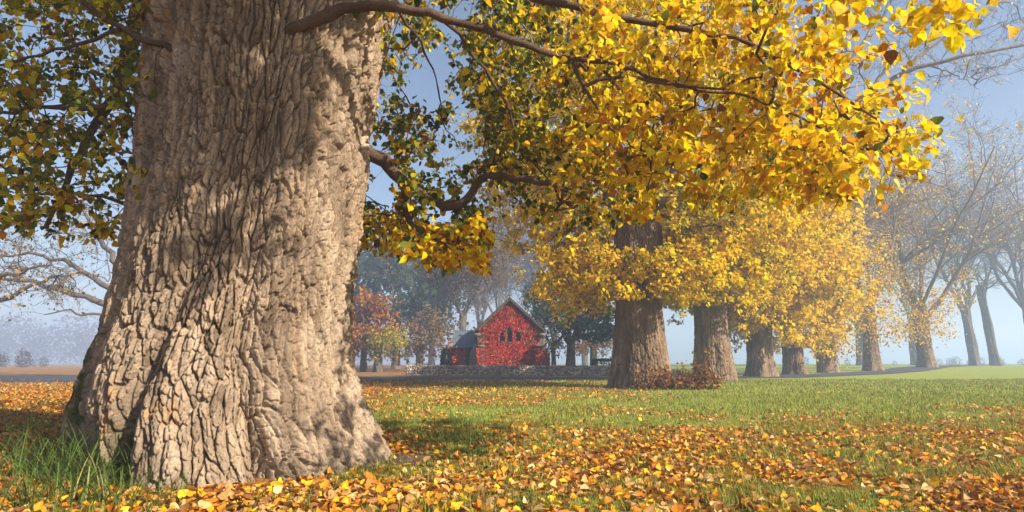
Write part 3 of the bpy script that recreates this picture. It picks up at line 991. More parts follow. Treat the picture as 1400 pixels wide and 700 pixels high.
# tall bare limb reaching out over the lawn (a tree standing on the right, behind the row)
FADED = ([TAN, GOLD, OLIVE, BROWN], [.4, .3, .15, .15])
G_BACK = 'misty trees behind the row'
bare1 = sparse_tree('bare_tree', 'misty slightly leaning tree with fine upright limbs beyond the lawn', gbase(1333, 118), 1.0, 11, 38, 301, *FADED, .26, lambda p: .13 + 0 * p[:, 2], group=G_BACK, bark=M_GREYBARK, lean=-.03, limb_el=(.95, 1.4), limbs_n=7)
sparse_tree('bare_tree', 'bare misty leaning stem with few limbs beside the thin leaning misty tree', gbase(1362, 110), .85, 15, 24, 302, *FADED, .26, lambda p: .03 + 0 * p[:, 2], group=G_BACK, bark=M_GREYBARK, lean=-.06, limbs_n=2, counts=(4, 3, 3), limb_el=(1.1, 1.4))


def more_bare():
    copy_thing(bare1, gbase(1178, 130), 1.9, (1.0, 1.0, .95), 'faint misty tree glimpsed between the half-bare tree and the forked tree')
    copy_thing(bare1, gbase(1253, 134), 3.3, (1.1, 1.1, 1.05), 'faint misty tree standing just behind the hazy wide-limbed tree')
    copy_thing(bare1, gbase(1420, 108), 4.4, (1.1, 1.1, 1.05), 'broad misty tree with many fine twigs at the edge of the lawn')
    copy_thing(bare1, gbase(1490, 140), 5.2, (1.15, 1.15, 1.05), 'tall faint misty tree farthest out beyond the lawn')


more_bare()


def overhanging_limb(root, base):
    """long bare bough stretching out high over the lawn"""
    r = np.random.default_rng(411)
    b = np.asarray(base, float)
    rt = np.random.default_rng(412)
    lines = [([b + [0, 0, 6.5], at(1062, 330, 46), at(1085, 250, 45), at(1130, 175, 43), at(1190, 123, 41), at(1235, 97, 40), at(1290, 79, 39), at(1345, 72, 38), at(1410, 60, 38)], .42),
             ([at(1190, 123, 41), at(1225, 78, 41), at(1262, 40, 41), at(1300, -10, 41)], .15), ([at(1235, 97, 40), at(1275, 62, 40), at(1320, 30, 40), at(1380, -5, 40)], .15),
             ([at(1262, 88, 39.5), at(1300, 100, 39), at(1325, 112, 39), at(1340, 122, 39)], .08), ([at(1130, 175, 43), at(1150, 100, 43), at(1190, 40, 43), at(1215, -20, 43)], .2)]
    seeds = []
    for pts, ra in lines:
        p = lerp_poly(np.asarray(pts) - b, 20); p[1:-1] += r.normal(size=(18, 3)) * .05
        limb_parts(p, ra * (1 - .8 * np.linspace(0, 1, 20) ** .8), M_BARK2, root, 7); seeds.append(p)
    T = []
    for _ in range(190): T.append(at(r.uniform(1150, 1420), r.uniform(-20, 105) - .10 * 0, 40 + r.normal() * 2.2))
    for _ in range(24): T.append(at(r.uniform(1260, 1350), r.uniform(85, 128), 39.5 + r.normal()))
    T = np.array(T) - b
    pts, rr, ends, dirs = connect(seeds, T, r, step=.6, bend=.12, tip=.010, power=.5, rmax=.08)
    tb = Tubes(); tb.add(pts, rr, 4)
    p, d, t, rd, own = spawn(pts, rr, 5, .15, 1, .3, .9, r)
    q, qr = grow(p, d, r.uniform(.5, 1.6, len(p)), np.full(len(p), .010), np.full(len(p), .006), 4, .14, .0, r)
    tb.add(q, qr, 3)
    tb.obj('twigs', M_GREYBARK, root)
    m = 620
    k = r.integers(0, len(q), m)
    P = q[k, r.integers(1, 4, m)] + r.normal(size=(m, 3)) * .12
    o = link('leaves', leaf_mesh('leaves', P, rand_unit(m, r), rand_unit(m, r) + np.array([0, 0, .5]), r.uniform(.14, .26, m), pick([GOLD, TAN, OLIVE], [.5, .3, .2], m, r), M_LEAF, r), root)
    o['kind'] = 'stuff'


overhanging_limb(tree4, b4)

# ------------------------------------------------------------------ chapel, wall and the far side of the road


def box_mesh(name, x0, x1, y0, y1, z0, z1, mat):
    V = np.array([(x, y, z) for z in (z0, z1) for y in (y0, y1) for x in (x0, x1)], float)
    F = np.array([(0, 2, 3, 1), (4, 5, 7, 6), (0, 1, 5, 4), (1, 3, 7, 5), (3, 2, 6, 7), (2, 0, 4, 6)])
    return new_mesh(name, V, F, mat)


def prism_mesh(name, poly, y0, y1, mat):
    """extrude an x,z polygon along y"""
    import bmesh
    bm = bmesh.new()
    a = [bm.verts.new((x, y0, z)) for x, z in poly]; b = [bm.verts.new((x, y1, z)) for x, z in poly]
    bm.faces.new(a); bm.faces.new(b[::-1])
    n = len(poly)
    for i in range(n):
        bm.faces.new((a[i], b[i], b[(i + 1) % n], a[(i + 1) % n]))
    bmesh.ops.recalc_face_normals(bm, faces=bm.faces[:])
    me = bpy.data.meshes.new(name); bm.to_mesh(me); bm.free()
    me.materials.append(mat)
    return me


def simple_mat(name, stops, scale, rough=.85, bump=.4, bd=.02, detail=5):
    m, nt, N, L = mat_new(name)
    n = noise_node(nt, scale, detail, .6, pos_socket(nt))
    r = ramp_node(nt, n.outputs[0], stops)
    finish(nt, r.outputs[0], rough, n.outputs[0], bump, bd, .2)
    return m


M_BRICK = simple_mat('chapel_brick', [(.3, (.14, .07, .05)), (.55, (.24, .12, .08)), (.75, (.32, .2, .14))], 7)
M_DRESS = simple_mat('chapel_dressing', [(.3, (.11, .085, .065)), (.6, (.17, .14, .11)), (.8, (.24, .20, .165))], 5)
M_SLATE = simple_mat('slate', [(.3, (.07, .085, .10)), (.6, (.11, .13, .15)), (.8, (.17, .19, .20))], 6, .6)
M_DARKWOOD = simple_mat('dark_bargeboard', [(.3, (.045, .04, .035)), (.6, (.08, .07, .06)), (.8, (.12, .11, .10))], 6)
M_STONE = simple_mat('wall_stone', [(.25, (.13, .115, .095)), (.5, (.30, .265, .22)), (.75, (.50, .46, .39))], 2.2, .9, .6, .03)
M_MORTAR = simple_mat('wall_mortar', [(.3, (.10, .09, .075)), (.7, (.20, .18, .15))], 9)


def glass_mat():
    m, nt, N, L = mat_new('leaded_glass')
    p = finish(nt, (.035, .035, .032), .25, None, spec=.5)
    return m


M_GLASS = glass_mat()
CY = 56.0
CRED = [(.76, .05, .055), (.60, .03, .045), (.76, .14, .11), (.70, .30, .06), (.30, .03, .035), (.26, .19, .035), (.16, .10, .05)]


def ivy(parent, origin, n, inside, y, r, size=.19, dark=None):
    """leaves of the creeper on a wall plane facing the camera"""
    pos = []
    while len(pos) < n:
        x, z = inside(r)
        pos.append((x, z))
    p = np.array(pos)
    thick = .05 + .12 * fbm(p[:, 0] * 1.3, p[:, 1] * 1.3, None, 91, 3)
    P = np.stack([p[:, 0], y - thick * r.uniform(.3, 1.5, n), p[:, 1]], -1)
    ax = np.stack([r.normal(size=n) * .6, -.25 + .2 * r.normal(size=n), -1 + .4 * r.normal(size=n)], -1)
    nm = np.stack([r.normal(size=n) * .35, -1 + 0 * P[:, 0], .45 + r.normal(size=n) * .3], -1)
    k = fbm(p[:, 0] * .9, p[:, 1] * .9, None, 93, 3)
    col = pick(CRED, [.42, .20, .20, .08, .06, .03, .01], n, r, .18)
    if dark is not None:
        dm = r.uniform(size=n) < dark(p[:, 0], p[:, 1], k)
        col[dm] = pick(CRED, [.06, .10, .03, .08, .33, .25, .15], dm.sum(), r, .2)
    me = leaf_mesh('ivy', P, ax, nm, size * r.uniform(.6, 1.3, n), col, M_LEAF, r)
    o = link('ivy', me, parent); o['kind'] = 'stuff'
    return o


def build_chapel():
    r = np.random.default_rng(5)
    cx = at(697, 450, CY)[0]
    root = thing('chapel', 'small gabled chapel smothered in crimson creeper behind the low stone wall', 'building', (cx, CY, 0))
    hw, ez, az = 2.95, 4.25, 7.05
    # gable wall pierced by three lancets, built as one extruded outline with openings cut by bands
    import bmesh
    wins = [(-.72, 3.05, 4.05, .24), (0.0, 3.0, 4.45, .26), (.78, 3.05, 4.05, .24)]   # x, sill, spring/apex, half-width

    # nave body (set back) and front wall strips round the windows
    link('nave_wall', prism_mesh('nave_wall', [(-hw + .15, 0), (hw - .15, 0), (hw - .15, ez), (0, az - .35), (-hw + .15, ez)], .45, 9.5, M_BRICK), root)

    def topz(x):
        return ez + (az - ez) * (1 - abs(x) / hw)
    xs = [-hw]
    for (x, s, a, h) in wins: xs += [x - h, x + h]
    xs += [hw]
    strips = []
    for i in range(len(xs) - 1):
        x0, x1 = xs[i], xs[i + 1]
        mid = [0.0] if x0 < 0 < x1 else []
        if i % 2 == 0:
            strips.append([(x0, 0), (x1, 0), (x1, topz(x1))] + [(m, topz(m)) for m in mid] + [(x0, topz(x0))])
        else:
            (x, s, a, h) = wins[i // 2]
            strips.append([(x0, 0), (x1, 0), (x1, s), (x0, s)])
            strips.append([(x0, a - .38), (x - h * .62, a - .12), (x, a), (x + h * .62, a - .12), (x1, a - .38), (x1, topz(x1))] + [(m, topz(m)) for m in mid] + [(x0, topz(x0))])
    import bmesh as _b
    bm = _b.new()
    for poly in strips:
        A = [bm.verts.new((x, 0, z)) for x, z in poly]; B = [bm.verts.new((x, .45, z)) for x, z in poly]
        bm.faces.new(A); bm.faces.new(B[::-1])
        for i in range(len(poly)):
            j = (i + 1) % len(poly)
            bm.faces.new((A[i], B[i], B[j], A[j]))
    _b.ops.recalc_face_normals(bm, faces=bm.faces[:])
    me = bpy.data.meshes.new('gable_wall'); bm.to_mesh(me); bm.free(); me.materials.append(M_BRICK)
    link('gable_wall', me, root)
    for (x, s, a, h) in wins:
        w = link('window', prism_mesh('window', [(x - h, s), (x + h, s), (x + h, a - .38), (x + h * .62, a - .12), (x, a), (x - h * .62, a - .12), (x - h, a - .38)], .30, .33, M_GLASS), root)
        link('sill', box_mesh('sill', x - h - .06, x + h + .06, -.10, .29, s - .10, s - .003, M_DRESS), w)
        link('mullion', box_mesh('mullion', x - .025, x + .025, .25, .298, s, a - .14, M_DARKWOOD), w)
        link('surround', prism_mesh('surround', [(x - h - .10, s), (x - h - .002, s), (x - h - .002, a - .38), (x - h * .62, a - .118), (x, a + .002), (x + h * .62, a - .118), (x + h + .002, a - .38), (x + h + .002, s), (x + h + .10, s), (x + h + .10, a - .35), (x + h * .72, a - .04), (x, a + .12), (x - h * .72, a - .04), (x - h - .10, a - .35)], -.07, .03, M_DRESS), w)
    # roof: two slopes of slate courses, bargeboards, finial
    ov = .38
    for sgn in (-1, 1):
        V = []; F = []
        n = 16
        for q in range(n):
            t0, t1 = q / n, (q + 1) / n + .012
            p0 = (sgn * (hw + ov) * (1 - t0), ez - .30 + (az + .12 - ez + .30) * t0); p1 = (sgn * (hw + ov) * (1 - t1), ez - .30 + (az + .12 - ez + .30) * t1)
            k = len(V); nx, nz = sgn * .69 * .035, .72 * .035
            V += [(p0[0] + nx, -.28, p0[1] + nz), (p0[0] + nx, 9.8, p0[1] + nz), (p1[0], 9.8, p1[1]), (p1[0], -.28, p1[1]), (p0[0], -.28, p0[1] - .0), (p0[0], 9.8, p0[1])]
            F += [(k, k + 1, k + 2, k + 3), (k, k + 4, k + 5, k + 1)]
        link('roof', new_mesh('roof', np.array(V), np.array(F), M_SLATE), root)
        link('bargeboard', prism_mesh('bargeboard', [(sgn * (hw + ov + .05), ez - .40), (sgn * (hw + ov + .05), ez - .16), (sgn * .02, az + .18), (sgn * .02, az - .16)], -.42, -.285, M_DARKWOOD), root)
        # kneelers, corner buttresses with sloped caps
        link('kneeler', box_mesh('kneeler', min(sgn * (hw - .2), sgn * (hw + .45)), max(sgn * (hw - .2), sgn * (hw + .45)), -.36, .5, ez - .72, ez - .44, M_DRESS), root)
        x0, x1 = sgn * (hw - .55), sgn * (hw + .12)
        bt = link('buttress', prism_mesh('buttress', [(x0, 0), (x1, 0), (x1, 2.5), (x0, 2.5)], -.75, .0 - .003, M_DRESS), root)
        link('cap', box_mesh('cap', min(x0, x1) - .05, max(x0, x1) + .05, -.85, -.004, 2.503, 2.68, M_DRESS), bt)
        x2, x3 = sgn * (hw + .123), sgn * (hw + .85)
        bt = link('buttress', prism_mesh('buttress', [(x2, 0), (x3, 0), (x3, 2.0), (x2, 3.1)], .2, .95, M_DRESS), root)
    fin = link('finial', box_mesh('finial', -.06, .06, -.40, -.28, az + .1, az + .52, M_DRESS), root)
    link('cross_arm', box_mesh('cross_arm', -.2, .2, -.39, -.29, az + .30, az + .40, M_DRESS), fin)
    # side porch on the left with slate roof
    px0, px1 = -5.6, -hw - .86
    link('porch_wall', box_mesh('porch_wall', px0, px1 + .2, 1.6, 6.5, 0, 2.55, M_BRICK), root)
    V = []; F = []
    for q in range(9):
        t0, t1 = q / 9, (q + 1) / 9 + .03
        k = len(V)
        V += [(px0 - .1, 1.2 + 2.4 * t0, 2.5 + 1.75 * t0 + .04), (px1 + .5, 1.2 + 2.4 * t0, 2.5 + 1.75 * t0 + .04), (px1 + .5, 1.2 + 2.4 * t1, 2.5 + 1.75 * t1), (px0 - .1, 1.2 + 2.4 * t1, 2.5 + 1.75 * t1),
              (px0 - .1, 1.2 + 2.4 * t0, 2.5 + 1.75 * t0 - .02), (px1 + .5, 1.2 + 2.4 * t0, 2.5 + 1.75 * t0 - .02)]
        F += [(k, k + 1, k + 2, k + 3), (k, k + 4, k + 5, k + 1)]
    link('porch_roof', new_mesh('porch_roof', np.array(V), np.array(F), M_SLATE), root)
    link('porch_roof_back', prism_mesh('porch_roof_back', [(px0, 2.5), (px1 + .5, 2.5), (px1 + .5, 4.2), (px0 + .2, 4.2)], 3.75, 3.9, M_SLATE), root)
    link('gutter', box_mesh('gutter', px0 - .25, px1 + .5, 1.08, 1.19, 2.42, 2.52, M_DARKWOOD), root)
    link('porch_recess_shade', box_mesh('porch_recess_shade', px1 - .55, px1 + .12, 1.5, 1.597, 0, 2.2, M_DARKWOOD), root)  # dark panel standing in for the shade inside the porch recess
    link('porch_end', box_mesh('porch_end', px0 - .45, px0 - .003, 1.4, 6.0, 0, 2.9, M_BRICK), root)

    # creeper
    def inside_gable(r):
        while True:
            x = r.uniform(-hw, hw); z = r.uniform(0, az)
            if z > topz(x) - .12: continue
            if any(abs(x - w[0]) < w[3] + .02 and w[1] - .05 < z < w[2] - .06 for w in wins): continue
            if fbm(np.array([x * 1.5]), np.array([z * 1.5]), None, 95, 3)[0] < .17 + .16 * (abs(x) > 2.3): continue
            return x, z

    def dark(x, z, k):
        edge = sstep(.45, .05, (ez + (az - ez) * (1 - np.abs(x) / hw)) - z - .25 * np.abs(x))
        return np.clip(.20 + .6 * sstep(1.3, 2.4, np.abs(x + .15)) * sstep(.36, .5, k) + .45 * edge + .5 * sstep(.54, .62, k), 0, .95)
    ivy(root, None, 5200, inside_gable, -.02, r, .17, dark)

    def inside_porch(r):
        while True:
            x = r.uniform(px0 - .4, px1 - .5); z = r.uniform(0, 2.45)
            if fbm(np.array([x * 1.5]), np.array([z * 1.5]), None, 96, 3)[0] < .25: continue
            return x, z
    ivy(root, None, 900, inside_porch, 1.38, r, .17, lambda x, z, k: .25 + 0 * x)

    def inside_butt(r):
        return r.uniform(hw - .55, hw + .12), r.uniform(.8, 2.45) if r.uniform() < .8 else r.uniform(0, 1)
    ivy(root, None, 320, inside_butt, -.77, r, .16, lambda x, z, k: .15 + 0 * x)

    def inside_butt2(r):
        return -r.uniform(hw - .55, hw + .12), r.uniform(.2, 2.45)
    ivy(root, None, 260, inside_butt2, -.77, r, .16, lambda x, z, k: .45 + 0 * x)

    def inside_side(r):
        return r.uniform(hw + .2, hw + .85), r.uniform(.4, 2.2)
    ivy(root, None, 110, inside_side, .18, r, .16, lambda x, z, k: .6 + 0 * x)


build_chapel()


def build_wall():
    r = np.random.default_rng(8)
    x0 = at(556, 510, 50)[0]; x1 = at(850, 510, 50)[0]
    H = .82
    root = thing('stone_wall', 'low rubble stone wall running in front of the chapel', 'wall', (x0, 50, 0))
    link('core', box_mesh('core', .06, x1 - x0, .07, .43, -.2, H - .07, M_MORTAR), root)
    V = []; F = []; n0 = 0
    cube = np.array([(x, y, z) for z in (0, 1) for y in (0, 1) for x in (0, 1)], float)
    cf = np.array([(0, 2, 3, 1), (4, 5, 7, 6), (0, 1, 5, 4), (1, 3, 7, 5), (3, 2, 6, 7), (2, 0, 4, 6)])
    cols = []
    for face in (0, 1):
        z = 0.0
        for row in range(6):
            h = .138
            x = r.uniform(-.1, 0)
            while x < x1 - x0:
                w = r.uniform(.10, .30); hh = h * r.uniform(.75, 1.25)
                p = cube * np.array([w - .022, .16 + r.uniform(0, .08), hh - .015])
                p += r.normal(size=(8, 3)) * np.array([.018, .012, .018])
                p += np.array([x, -.04 + r.uniform(-.025, .02), z + r.uniform(-.01, .01)]) if face == 0 else np.array([x, .36, z])
                V.append(p); F.append(cf + n0); n0 += 8; x += w
                g = r.uniform(.45, 1.25)
                cols.append(np.tile(np.array([.42, .37, .30]) * g * (1 + r.normal(size=3) * .05), (8, 1)))
            z += h
    m, nt, N, L = mat_new('rubble_stone')
    a = N.new('ShaderNodeAttribute'); a.attribute_name = 'Col'
    n = noise_node(nt, 12, 4, .6, pos_socket(nt)); rp = ramp_node(nt, n.outputs[0], [(.3, (.6, .6, .6)), (.7, (1.25, 1.22, 1.15))])
    finish(nt, mix_node(nt, 1.0, a.outputs['Color'], rp.outputs[0], 'MULTIPLY'), .9, n.outputs[0], .6, .02, .15)
    o = link('stones', new_mesh('stones', np.concatenate(V), np.concatenate(F), m, col=np.clip(np.concatenate(cols), .03, .6)), root)
    o['kind'] = 'stuff'


build_wall()


def mass_tree(name, label, base, trunk_r, trunk_h, clumps, pal, w, leaf, per, seed, nspray=12, spread=(1, 1, .6), fork=3, bark=None, limb_len=6, lean=0.0, droop=.3, res=(60, 50), group=None, limb_el=.9):
    """background tree with a crown made of leafy clumps"""
    r = np.random.default_rng(seed)
    root = thing(name, label, 'tree', base, group)
    b = np.asarray(base, float)
    row_trunk(root, trunk_r, trunk_h, seed, res=res, mat=bark or M_GREYBARK, su=.18, sv=.6, lean=lean)
    tb = Tubes(); seeds = []
    for k in range(fork):
        a = k * 2 * math.pi / fork + r.uniform(0, 1)
        d = np.array([[math.cos(a) * math.cos(limb_el), math.sin(a) * math.cos(limb_el), math.sin(limb_el)]])
        p, rad = grow(np.array([[lean * trunk_h, 0, trunk_h * .93]]), d, np.array([limb_len]), np.array([trunk_r * .6]), np.array([trunk_r * .12]), 10, .12, .04, r)
        limb_parts(p, rad, bark or M_GREYBARK, root, 7); seeds.append(p[0])
    C = np.asarray(clumps, float) - b
    T = (C[:, None] + r.normal(size=(len(C), nspray, 3)) * np.array(spread)).reshape(-1, 3)
    pts, rr, ends, dirs = connect(seeds, T, r, step=.9, bend=.1, tip=.012, power=.45, rmax=trunk_r * .5)
    tw, pos, ax, nm, sz, own = sprays(ends, dirs, r, per, .8, leaf, droop=droop)
    tb.add(pts, rr, 4)
    tb.obj('twigs', bark or M_GREYBARK, root)
    me = leaf_mesh('crown', pos, ax, nm, sz, pick(pal, w, len(pos), r, .22), M_LEAF, r)
    o = link('crown', me, root); o['kind'] = 'stuff'
    return root


rb = np.random.default_rng(900)
# dark evergreens and autumn trees left of the chapel


def px_clumps(lst, Y, dy, n, r):
    out = []
    for (x, y, rx, ry) in lst:
        for _ in range(n):
            out.append(at(x + r.normal() * rx * .5, y + r.normal() * ry * .5, Y + r.normal() * dy * .5))
    return np.array(out)


G_LEFT = 'trees standing left of the chapel'
EV = ([(.040, .075, .035), (.06, .10, .04), (.09, .11, .045), (.25, .18, .04)], [.4, .35, .2, .05])
mass_tree('evergreen_tree', 'tall dark green tree with broad crown near the chapel porch', gbase(541, 104), .75, 9, px_clumps([(545, 400, 45, 35), (520, 375, 40, 30), (575, 385, 40, 35), (560, 430, 40, 30), (600, 400, 25, 25), (540, 360, 50, 20), (590, 440, 30, 20), (505, 350, 30, 25)], 104, 8, 13, rb), *EV, .62, 11, 501, bark=M_LIMB, nspray=9, spread=(1.4, 1.4, .7), group=G_LEFT)
mass_tree('evergreen_tree', 'dark green tree half hidden behind the old trunk, beside the rust-leaved tree', gbase(478, 108), .65, 9, px_clumps([(490, 370, 30, 35), (470, 390, 40, 40), (500, 410, 25, 25), (455, 420, 30, 30)], 108, 6, 13, rb), *EV, .62, 11, 502, bark=M_LIMB, nspray=9, spread=(1.4, 1.4, .7), group=G_LEFT)
RU = ([(.36, .13, .03), (.46, .20, .03), (.24, .10, .03), (.5, .34, .03)], [.42, .3, .2, .08])
mass_tree('rust_leaved_tree', 'rust-orange tree with a yellow-green lower skirt and slim dark trunk', gbase(497, 70), .42, 5, px_clumps([(497, 430, 28, 28), (480, 440, 20, 25), (515, 445, 22, 20), (490, 465, 25, 12), (508, 415, 15, 12)], 70, 4, 8, rb), *RU, .36, 12, 503, bark=M_LIMB, limb_len=4, nspray=10, spread=(.7, .7, .45), group=G_LEFT)
LG = ([(.40, .40, .04), (.5, .42, .03), (.2, .24, .035), (.42, .2, .03)], [.35, .3, .25, .1])
mass_tree('lime_tree', 'small yellow-green tree with pale trunk under the rust-orange crown', gbase(517, 68), .5, 3.6, px_clumps([(518, 462, 22, 12), (535, 455, 12, 16), (505, 470, 18, 8), (528, 472, 14, 6)], 68, 3, 7, rb), *LG, .28, 10, 504, limb_len=2.2, nspray=8, spread=(.6, .6, .4), group=G_LEFT)
BR = ([(.30, .20, .09), (.24, .16, .07), (.38, .27, .09), (.14, .12, .06)], [.35, .3, .15, .2])
mass_tree('brown_leaved_tree', 'tan-brown tree with short pale trunk near the end of the stone wall', gbase(573, 74), .55, 4.2, px_clumps([(575, 460, 30, 18), (560, 475, 25, 8), (600, 455, 20, 18), (585, 440, 25, 15)], 74, 4, 8, rb), *BR, .34, 9, 505, limb_len=3, nspray=9, spread=(.9, .9, .5), group=G_LEFT)
sparse_tree('bare_tree', 'nearly bare tan tree rising behind the chapel porch', gbase(632, 82), .6, 8, 20, 506, *BR, .30, lambda p: .35 + 0 * p[:, 2], group=G_LEFT, bark=M_GREYBARK, limb_el=(.8, 1.3), res=(60, 50), minr=.016)

# tall bare trees behind the chapel
G_BEH = 'bare trees behind the chapel'
bare2 = sparse_tree('bare_tree', 'tall bare misty tree rising behind the chapel roof', gbase(683, 132), .85, 11, 35, 507, *BR, .3, lambda p: .02 + 0 * p[:, 2], group=G_BEH, bark=M_GREYBARK, limb_el=(1.0, 1.4), res=(60, 50), minr=.028, up=.07)
copy_thing(bare2, gbase(742, 136), 2.2, (1.1, 1.1, .98), 'tall bare misty tree between the chapel gable and the cedar')
copy_thing(bare2, gbase(655, 160), 4.1, (1.0, 1.0, 1.0), 'faint bare misty tree between the tan tree and the chapel gable')
copy_thing(bare2, gbase(590, 150), 5.4, (1.1, 1.1, .9), 'faint bare misty tree behind the broad dark green crown')
copy_thing(bare2, gbase(800, 155), 1.1, (1.1, 1.1, .95), 'faint bare misty tree behind the cedar')

# cedar right of the chapel
CE = ([(.035, .075, .05), (.05, .095, .055), (.075, .11, .05), (.12, .14, .05)], [.35, .35, .2, .1])
ced = []
for (x, y, n, rx) in [(735, 408, 8, 10), (750, 396, 8, 14), (775, 385, 10, 18), (800, 378, 9, 16), (745, 425, 8, 12), (775, 418, 12, 22), (805, 410, 10, 18), (825, 400, 8, 12), (790, 440, 14, 24), (815, 432, 10, 16), (830, 450, 8, 10), (770, 436, 6, 12), (805, 458, 8, 14), (832, 424, 6, 10), (782, 396, 6, 18)]:
    for _ in range(n):
        ced.append(at(x + rb.normal() * rx * .7, y + rb.normal() * 2.2, 76 + rb.normal() * 2.5))
mass_tree('cedar_tree', 'dark green cedar with flat layered branches and spreading limbs beside the chapel gable', gbase(781, 76), .62, 3.6, np.array(ced), *CE, .42, 12, 601, bark=M_LIMB, nspray=6, spread=(.9, .9, .16), fork=4, limb_len=7, droop=.05)
mass_tree('brown_leaved_tree', 'small amber tree glimpsed below the cedar beside the clipped hedge', gbase(812, 90), .6, 3.5, px_clumps([(812, 470, 25, 12), (795, 475, 15, 8), (835, 468, 15, 10)], 90, 3, 8, rb), [(.42, .26, .06), (.36, .18, .05)], [.6, .4], .32, 8, 602, nspray=7, spread=(.8, .8, .4))
mass_tree('brown_leaved_tree', 'small amber tree growing just behind the chapel, next to the cedar', gbase(757, 74), .35, 3.2, px_clumps([(752, 450, 14, 18), (760, 470, 10, 10)], 74, 3, 8, rb), [(.40, .25, .07), (.32, .2, .07), (.2, .18, .06)], [.5, .3, .2], .28, 8, 603, nspray=7, spread=(.7, .7, .5))


def clipped(name, label, cat, x0, x1, y0, y1, z1, n, pal, w, leaf, seed, roundness=0.0):
    r = np.random.default_rng(seed)
    u = r.uniform(size=(n, 3)); f = r.integers(0, 4, n)
    P = u.copy()
    P[f == 0, 1] = 0; P[f == 1, 2] = 1; P[f == 2, 0] = 0; P[f == 3, 0] = 1
    P = P + r.normal(size=P.shape) * .03
    q = (P - .5) * 2; P = .5 + q * (1 - roundness * .28 * ((q ** 2).sum(1, keepdims=True) - 1)) / 2
    P = P * np.array([x1 - x0, y1 - y0, z1])
    root = thing(name, label, cat, (x0, y0, 0))
    me = leaf_mesh('foliage', P, rand_unit(n, r), rand_unit(n, r) + np.array([0, -.6, .6]), leaf * r.uniform(.6, 1.3, n), pick(pal, w, n, r, .2), M_LEAF, r)
    o = link('foliage', me, root); o['kind'] = 'stuff'
    tb = Tubes()
    for k in range(8):
        x = (x1 - x0) * r.uniform(.2, .8); y = (y1 - y0) * r.uniform(.3, .7)
        tb.add(np.array([[x, y, -.05], [x + .05, y, z1 * .4], [x + .2 * r.normal(), y, z1 * .85]]), np.array([.05, .04, .015]), 5)
    tb.obj('stems', M_GREYBARK, root)
    return root


hx0 = at(813, 495, 62)[0]; hx1 = at(848, 495, 62)[0]
clipped('hedge', 'short clipped green hedge behind the stone wall', 'hedge', hx0, hx1, 62, 63.4, 1.35, 2600, [(.055, .10, .02), (.09, .13, .025)], [.6, .4], .17, 701)
sx0 = at(602, 495, 57)[0]; sx1 = at(619, 495, 57)[0]
clipped('shrub', 'rounded dark evergreen shrub against the chapel porch', 'shrub', sx0, sx1, 57, 58.6, 2.4, 2200, [(.02, .045, .03), (.035, .065, .04)], [.6, .4], .17, 702, .8)

# ------------------------------------------------------------------ left background
LT = ([(.30, .20, .08), (.38, .24, .07), (.22, .15, .07), (.14, .14, .05)], [.4, .25, .2, .15])
G_L2 = 'spreading trees in the mist beside the road'


def reach_tree(label, base, trunk_r, trunk_h, limbs, targets, seed, leaf, per):
    r = np.random.default_rng(seed)
    root = thing('spreading_tree', label, 'tree', base, G_L2)
    b = np.asarray(base, float)
    row_trunk(root, trunk_r, trunk_h, seed, res=(70, 60), mat=M_GREYBARK, su=.18, sv=.6)
    tb = Tubes(); seeds = []
    for pts, ra in limbs:
        p = lerp_poly(np.asarray(pts) - b, 14); p[1:-1] += r.normal(size=(12, 3)) * .10
        limb_parts(p, np.linspace(ra, ra * .25, 14), M_GREYBARK, root, 7); seeds.append(p)
    T = np.asarray(targets) - b
    pts, rr, ends, dirs = connect(seeds, T, r, step=.6, bend=.14, tip=.010, power=.5, rmax=.09)
    tb.add(pts, rr, 4)
    p, d, t, rd, own = spawn(pts, rr, 3, .1, 1, .4, 1.1, r)
    q, qr = grow(p, d, r.uniform(.5, 1.4, len(p)), np.full(len(p), .010), np.full(len(p), .006), 4, .2, -.02, r)
    tb.add(q, qr, 3)
    tb.obj('twigs', M_GREYBARK, root)
    tw, pos, ax, nm, sz, own = sprays(ends, dirs, r, per, .7, leaf, droop=.3)
    m = r.uniform(size=len(pos)) < .75
    me = leaf_mesh('crown', pos[m], ax[m], nm[m], sz[m], pick(*LT, m.sum(), r, .2), M_LEAF, r)
    o = link('crown', me, root); o['kind'] = 'stuff'


bl = gbase(158, 46)
tl = [at(rb.uniform(-40, 150), 345 + rb.normal() * 35, 44 + rb.normal() * 3) for _ in range(150)] + [at(rb.uniform(20, 190), rb.uniform(230, 330), 46 + rb.normal() * 3) for _ in range(90)]
reach_tree('bare spreading tree reaching over the road from behind the old trunk', bl, .8, 9,
           [([bl + [0, 0, 5], at(130, 412, 46), at(95, 395, 45), at(40, 385, 44), at(-30, 380, 44)], .28), ([bl + [0, 0, 6], at(140, 390, 46), at(100, 360, 45), at(50, 345, 44), at(0, 350, 44)], .26),
            ([bl + [0, 0, 8], at(150, 350, 46), at(120, 300, 46), at(90, 250, 46)], .26), ([bl + [0, 0, 8.5], at(165, 330, 46), at(185, 260, 46), at(190, 200, 46)], .3), ([bl + [0, 0, 4.6], at(128, 432, 45), at(100, 425, 44), at(60, 430, 43)], .14)], tl, 801, .22, 5)
bl2 = gbase(-95, 33)
tl2 = [at(rb.uniform(-60, 110), 385 + rb.normal() * 16, 32 + rb.normal() * 2.5) for _ in range(110)] + [at(rb.uniform(-70, 40), rb.uniform(300, 350), 32 + rb.normal() * 2) for _ in range(50)]
